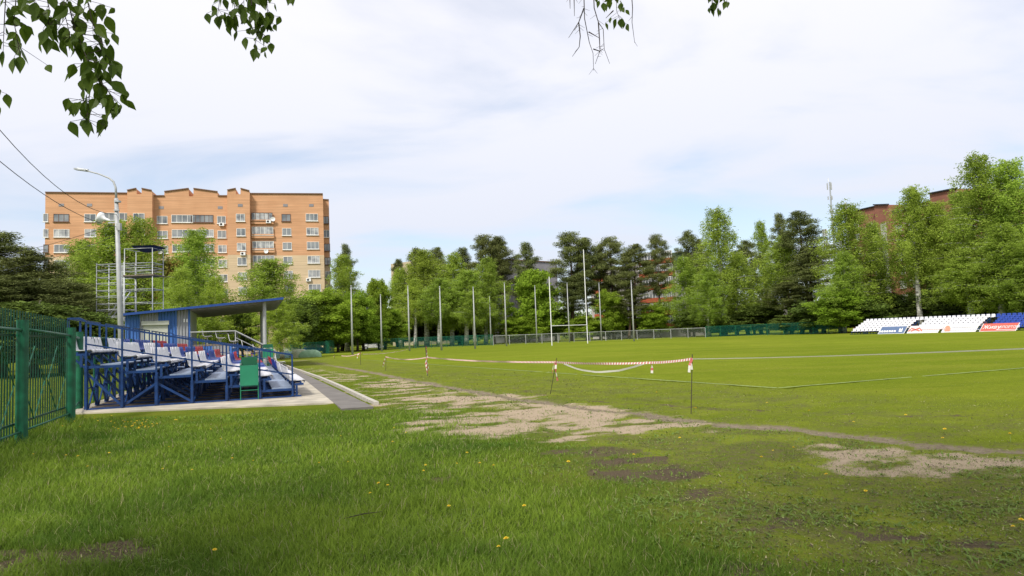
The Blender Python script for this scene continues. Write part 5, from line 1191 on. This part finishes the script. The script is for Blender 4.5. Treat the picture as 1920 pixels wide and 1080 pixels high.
# central group
T('pine', 778, 468, 44, 160, 'pine top left of the central birches'); T('pine', 815, 466, 50, 160, 'pine top behind the central birches'); T('pine', 752, 488, 34, 158, 'small pine before the cream roof')
T('birch', 748, 500, 70, 140, 'first birch of the central clump, left edge'); T('birch', 775, 520, 60, 134, 'shorter birch near the left edge of the central clump'); T('birch', 795, 464, 92, 140, 'tall birch forming the left top of the central clump', 2)
T('birch', 842, 472, 80, 138, 'tall birch in the middle of the central clump'); T('birch', 820, 520, 66, 132, 'birch low in front of the central clump', 2); T('pine', 862, 468, 60, 158, 'dark pine behind the middle birches')
T('birch', 870, 505, 80, 134, 'birch at the lower right of the central clump'); T('pine', 905, 444, 64, 155, 'tall dark pine, left one of the central pair'); T('pine', 942, 446, 62, 152, 'tall dark pine, right one of the central pair', 0)
T('birch', 905, 480, 70, 138, 'pale birch before the tall pair of pines'); T('pine', 925, 555, 44, 140, 'low pine in front of the grey end wall'); T('birch', 888, 545, 62, 130, 'small birch behind the fifth net pole', 2)
T('pine', 985, 458, 56, 148, 'pine with layered branches left of the rugby goal'); T('broad', 1003, 500, 72, 140, 'broad leafy tree below the layered pine'); T('broad', 985, 590, 70, 138, 'leafy bush left of the rugby goal'); T('broad', 1040, 580, 60, 145, 'leafy bush behind the left goal upright')
T('pine', 1064, 439, 76, 142, 'tall dark pine behind the rugby goal'); T('pine', 1096, 450, 54, 144, 'dark pine touching the right goal upright'); T('pine', 1066, 520, 72, 140, 'lower dark pine behind the rugby goal')
T('pine', 1118, 462, 50, 148, 'slim pine right of the goal'); T('pine', 1142, 448, 66, 146, 'taller pine right of the goal'); T('broad', 1098, 590, 60, 138, 'leafy bush behind the right upright'); T('broad', 1148, 542, 52, 138, 'light green tree below the pines right of the goal')
T('pine', 1183, 462, 72, 140, 'full dark pine behind the rightmost net pole'); T('pine', 1175, 545, 60, 138, 'low dark pine beneath the full pine'); T('broad', 1225, 568, 54, 138, 'round green tree before the orange balconies')
# umbrella pine: trunk and a small high crown
T('pine', 1228, 443, 46, 140, 'bare trunked pine with a high umbrella crown before the pale block', 2)
T('pine', 1290, 436, 46, 150, 'pointed pine left of the tallest centre right birch'); T('pine', 1312, 450, 40, 152, 'dark pine top beside the pointed pine')
T('birch', 1282, 478, 80, 136, 'rounded birch before the pale block'); T('birch', 1345, 386, 100, 130, 'tallest birch of the centre right, with a pointed top', 1); T('birch', 1322, 500, 70, 126, 'birch beneath the tallest pointed birch'); T('birch', 1372, 470, 70, 132, 'birch at the right shoulder of the tallest birch')
T('darkb', 1298, 580, 60, 134, 'dark bush at the foot of the rounded birch'); T('darkb', 1350, 590, 90, 128, 'dark bush behind the green mesh fence')
T('pine', 1404, 452, 50, 138, 'dark pine right of the tallest birch'); T('birch', 1426, 410, 56, 140, 'pale airy birch left of the dark wide pine'); T('pine', 1460, 404, 46, 142, 'pine poking above the airy birch'); T('birch', 1462, 440, 76, 132, 'birch between two dark pines'); T('darkb', 1425, 570, 90, 128, 'dark undergrowth below the airy birch')
T('pine', 1506, 398, 84, 128, 'wide dark pine left of the radio mast', 3); T('pine', 1520, 470, 90, 122, 'dark pine with long drooping boughs'); T('pine', 1478, 530, 80, 122, 'low dark pine beside the far stand'); T('darkb', 1500, 585, 100, 116, 'dark bush at the corner of the far stand')
# right group, nearer
T('birch', 1600, 372, 116, 108, 'tall birch beneath the radio mast'); T('birch', 1572, 470, 80, 104, 'shorter birch left of the far stand'); T('birch', 1636, 412, 72, 110, 'birch before the roof hut of the red brick block'); T('broad', 1570, 540, 80, 104, 'light green leafy tree at the left end of the far stand')
T('birch', 1706, 348, 92, 102, 'tall birch with white trunk above the white banners', 2); T('birch', 1758, 374, 84, 101, 'birch with a leaning white trunk behind the far stand', 2); T('birch', 1735, 415, 100, 110, 'lower birch between two white trunks')
T('birch', 1832, 282, 135, 96, 'tallest birch of all, above the red banner', 1); T('birch', 1900, 295, 120, 94, 'very tall birch at the right edge'); T('birch', 1790, 352, 96, 104, 'birch left of the tallest birch', 3); T('birch', 1860, 420, 120, 90, 'lower birch before the tallest pair'); T('birch', 1960, 340, 130, 92, 'birch cut by the right edge of the photo')
T('birch', 1815, 480, 110, 92, 'low birch just behind the middle of the far stand'); T('birch', 1915, 470, 130, 88, 'low birch behind the blue seats')
for i, (px, ty, w_, D, l) in enumerate([(1540, 560, 100, 110, 'dark undergrowth left of the far stand'), (1600, 560, 100, 106, 'dark undergrowth behind the left end of the far stand'), (1665, 545, 70, 108, 'dark undergrowth behind the first banner'), (1745, 545, 90, 104, 'dark undergrowth behind the second banner'),
    (1800, 535, 110, 100, 'dark undergrowth behind the third banner'), (1870, 520, 120, 98, 'dark undergrowth behind the red banner'), (1940, 520, 120, 96, 'dark undergrowth at the right edge')]): T('darkb', px, ty, w_, D, l)
for i, (px, ty, w_, D, l) in enumerate([(640, 600, 90, 122, 'dark bush behind the folded fence panel'), (745, 590, 80, 150, 'dark bush behind the third net pole'), (800, 590, 90, 150, 'dark bush behind the central birch trunks'), (860, 590, 90, 150, 'dark bush behind the fourth and fifth net poles'), (975, 600, 80, 156, 'dark bush near the chain link fence left of the goal'), (1125, 600, 80, 150, 'dark bush right of the goal'), (1190, 595, 70, 150, 'dark bush behind the rightmost net pole'), (1400, 575, 90, 140, 'dark bush left of the wide dark pine')]): T('darkb', px, ty, w_, D, l)

# the far wood closing the view behind everything
g = np.random.default_rng(77); cs = []
for i in range(230):
    px = -60+2100*(i+g.random())/230; D = g.uniform(185, 250); c = GD(px, D); hh = g.uniform(6, 11)*(1.25 if px > 1400 else 1); k = 14
    q = g.normal(size=(k, 3)); q /= np.linalg.norm(q, axis=1)[:, None]; q = q*np.array([4.5, 4.5, hh*.5])*g.random((k, 1))**.4+np.array([c.x, c.y, hh*.5])
    e = (g.normal(size=(k, 32, 3))*1.1+q[:, None]).reshape(-1, 3); cs.append(e[e[:, 2] > 0])
cs = np.concatenate(cs); vv = leaf_soup(cs, np.full(len(cs), .85), g, 0, .8, 0)
tag(npmesh('distant_wood', vv, np.arange(len(vv)).reshape(-1, 4), M['dark_leaf']), 'low distant wood closing the view behind the trees', 'wood', kind='stuff')

# ---------------- birch overhead: hanging leafy twigs in the top of the picture ----------------
bt = empty('birch_tree', (0.8, -3.4, 0), 'birch overhead whose leafy twigs hang into the top of the view', 'birch tree')
g = np.random.default_rng(11); tm = MB(); tm.tube([(.8, -3.4, -.1), (.75, -3.3, 2.5), (.9, -3.1, 5), (.8, -3.2, 8), (.9, -3.3, 13)], [.24, .2, .17, .12, .03], 12); tm.build('trunk', M['birch_bark'], bt, smooth=True)
lm = MB(); lm.tube([(.85, -3.2, 4.2), (-.3, -1.4, 4.9), (-1.0, .4, 4.5), (-1.6, 1.6, 3.4)], [.08, .06, .035, .012], 8); lm.tube([(.85, -3.2, 4.8), (.6, -1.2, 5.4), (.7, 1.0, 4.9), (.7, 2.6, 3.9)], [.08, .06, .03, .012], 8); lm.tube([(.85, -3.2, 5.2), (1.2, -.8, 5.5), (1.2, 1.2, 5.2), (1.3, 3.0, 4.2)], [.07, .05, .03, .012], 8)
lm.build('limb', M['twig'], bt, smooth=True)
tw = MB(); leaves_v = []; leaves_f = []
def near_leaf(p, d, nrm, L):
    d = d.normalized(); s = d.cross(nrm).normalized(); nn_ = s.cross(d); w = L*.30; k = len(leaves_v)
    prof = [(0, 0), (.12, .55), (.30, .95), (.45, .92), (.65, .60), (.85, .22), (1.0, 0)]
    cen = [p+d*L*t+nn_*(-.05*L*math.sin(t*3)) for t, _ in prof]
    for c_, (t, ww) in zip(cen, prof): leaves_v.extend([c_-s*w*ww+nn_*.10*L*ww, c_, c_+s*w*ww+nn_*.10*L*ww])
    for i in range(len(prof)-1):
        a = k+3*i; leaves_f.extend([(a, a+1, a+4, a+3), (a+1, a+2, a+5, a+4)])
def strand(pts, D, nl, L, spread, up=None, rt=.0022, bare=False):
    w = [P(x, y, D+random.uniform(-.04, .04)) for x, y in pts]
    if up is not None: w = [up]+w
    n = len(w); tw.tube(w, [rt*(1-.7*i/max(1, n-1)) for i in range(n)], 5)
    if bare:
        for k in range(int(bare)):
            i = random.randrange(n-1); t = random.random(); p = w[i].lerp(w[i+1], t); a = random.choice((-1, 1)); q = p+Vector((a*random.uniform(.01, .03), random.uniform(-.01, .01), -random.uniform(.0, .03))); tw.tube([p, q], [.0009, .0005], 4); 
        return
    s0 = 1 if up is not None else 0
    for k in range(nl):
        i = random.randrange(s0, n-1) if n-1 > s0 else s0; t = random.random(); p = w[i].lerp(w[i+1], t)
        q = p+Vector((random.gauss(0, 1)*spread, random.gauss(0, 1)*spread*.8, -abs(random.gauss(0, .5))*spread)); tw.tube([p, q], [.0008, .0006], 3, cap=False)
        d = Vector((random.gauss(0, .42), random.gauss(0, .42), -1)); nr = Vector((random.gauss(0, .8), -1, random.gauss(0, .5))); near_leaf(q, d, nr, L*random.uniform(.5, 1.15))
    p = w[-1]; near_leaf(p, Vector((random.gauss(0, .2), 0, -1)), Vector((random.gauss(0, .5), -1, 0)), L)
UA = Vector((-1.35, 1.5, 3.3))
for pts, nl in [([(14, -60), (8, 40), (6, 95)], 15), ([(36, -60), (26, 40), (38, 105)], 13), ([(75, -60), (92, 15), (90, 70)], 14), ([(52, -70), (64, 5)], 5), ([(112, -60), (138, 45), (165, 115), (170, 165), (162, 225)], 58), ([(150, -60), (174, 45), (192, 80), (198, 105)], 20), ([(120, -60), (120, 20), (132, 70)], 18), ([(160, 120), (186, 150), (206, 175), (218, 192)], 12), ([(-20, 150), (-6, 195)], 2), ([(168, 30), (188, 8)], 3)]:
    strand(pts, 1.75, int(nl*1.3), .048, .026, UA if pts[0][1] < -50 else None)
UB = Vector((-.75, 1.9, 3.5))
for pts, nl in [([(404, -60), (412, 0), (408, 30)], 9), ([(440, -60), (440, 10), (440, 38)], 15), ([(468, -60), (472, 10), (484, 50), (478, 90)], 34), ([(505, -60), (500, 15), (505, 35)], 15), ([(535, -60), (545, -15)], 5), ([(455, -60), (458, 20)], 12)]:
    strand(pts, 2.15, int(nl*1.3), .047, .026, UB)
UC = Vector((.55, 3.1, 4.0))
for pts, b in [([(1092, -40), (1095, 0), (1096, 35), (1105, 80), (1112, 100), (1113, 132)], 7), ([(1095, 15), (1085, 42), (1066, 71)], 4), ([(1085, 42), (1088, 68), (1086, 88), (1073, 106)], 5), ([(1112, -40), (1114, 15), (1122, 42), (1131, 55), (1133, 92), (1143, 119)], 6), ([(1122, 42), (1124, 75), (1125, 95), (1116, 120)], 5), ([(1182, -40), (1186, 15), (1185, 42), (1190, 80)], 4), ([(1068, -20), (1069, 16)], 2), ([(1076, -20), (1077, 30)], 2), ([(1104, 60), (1125, 72)], 1), ([(1113, 92), (1125, 96), (1132, 91)], 2), ([(1150, 20), (1136, 34)], 1)]:
    strand(pts, 3.1, 0, 0, 0, UC if pts[0][1] == -40 else None, rt=.0032, bare=b)
for pts, nl in [([(1128, -40), (1131, 5)], 4), ([(1142, -40), (1142, 0)], 3), ([(1155, -40), (1156, 20), (1162, 36)], 13), ([(1162, -40), (1164, 5)], 5)]: strand(pts, 3.1, nl, .048, .028, UC)
UD = Vector((1.1, 3.2, 4.3))
for pts, nl in [([(1334, -40), (1336, 8)], 4), ([(1336, -10), (1334, 15)], 3), ([(1350, -40), (1346, 15)], 2), ([(1364, -40), (1362, 2)], 8)]: strand(pts, 3.2, nl, .048, .022, UD if pts[0][1] == -40 else None)
tw.build('twigs', M['twig'], bt)
MB().add(leaves_v, leaves_f).build('hanging_leaves', M['near_leaf'], bt)
def crown_at(c, rx, rz_, n, seed):
    g = np.random.default_rng(seed); k = 60; cc = g.normal(size=(k, 3)); cc /= np.linalg.norm(cc, axis=1)[:, None]; cc *= g.random((k, 1))**.35; cc = cc*np.array([rx, rx, rz_])+np.array(c)
    q = g.normal(size=(k, n//k, 3))*.75+cc[:, None]; q = q.reshape(-1, 3); q = q[(q[:, 2] > 3.6+np.maximum(0, q[:, 1]+1)*.95)]
    return leaf_soup(q, np.full(len(q), .17), g, 0, .7, .4)
vv = crown_at((1.0, -3.2, 9.0), 4.0, 4.5, 9000, 5); npmesh('crown', vv-np.array([.8, -3.4, 0]), np.arange(len(vv)).reshape(-1, 4), M['birch_leaf'], bt)
for i, (x, y, s) in enumerate([(-6.5, -4.5, 15.5), (7.5, -5.0, 14.5), (-12.5, -1.5, 14)]):
    root, w_, H = BUILT[('birch', i)]; o = copy_tree(root); o.location = (x, y, 0); o.scale = (s/20*1.15,)*2+(s/20,); o.rotation_euler = (0, 0, i*2)
    tag(o, ['birch standing behind the viewer on the left', 'birch standing behind the viewer on the right', 'birch outside the view at the far left'][i], 'birch tree', 'birch trees around the pitch')
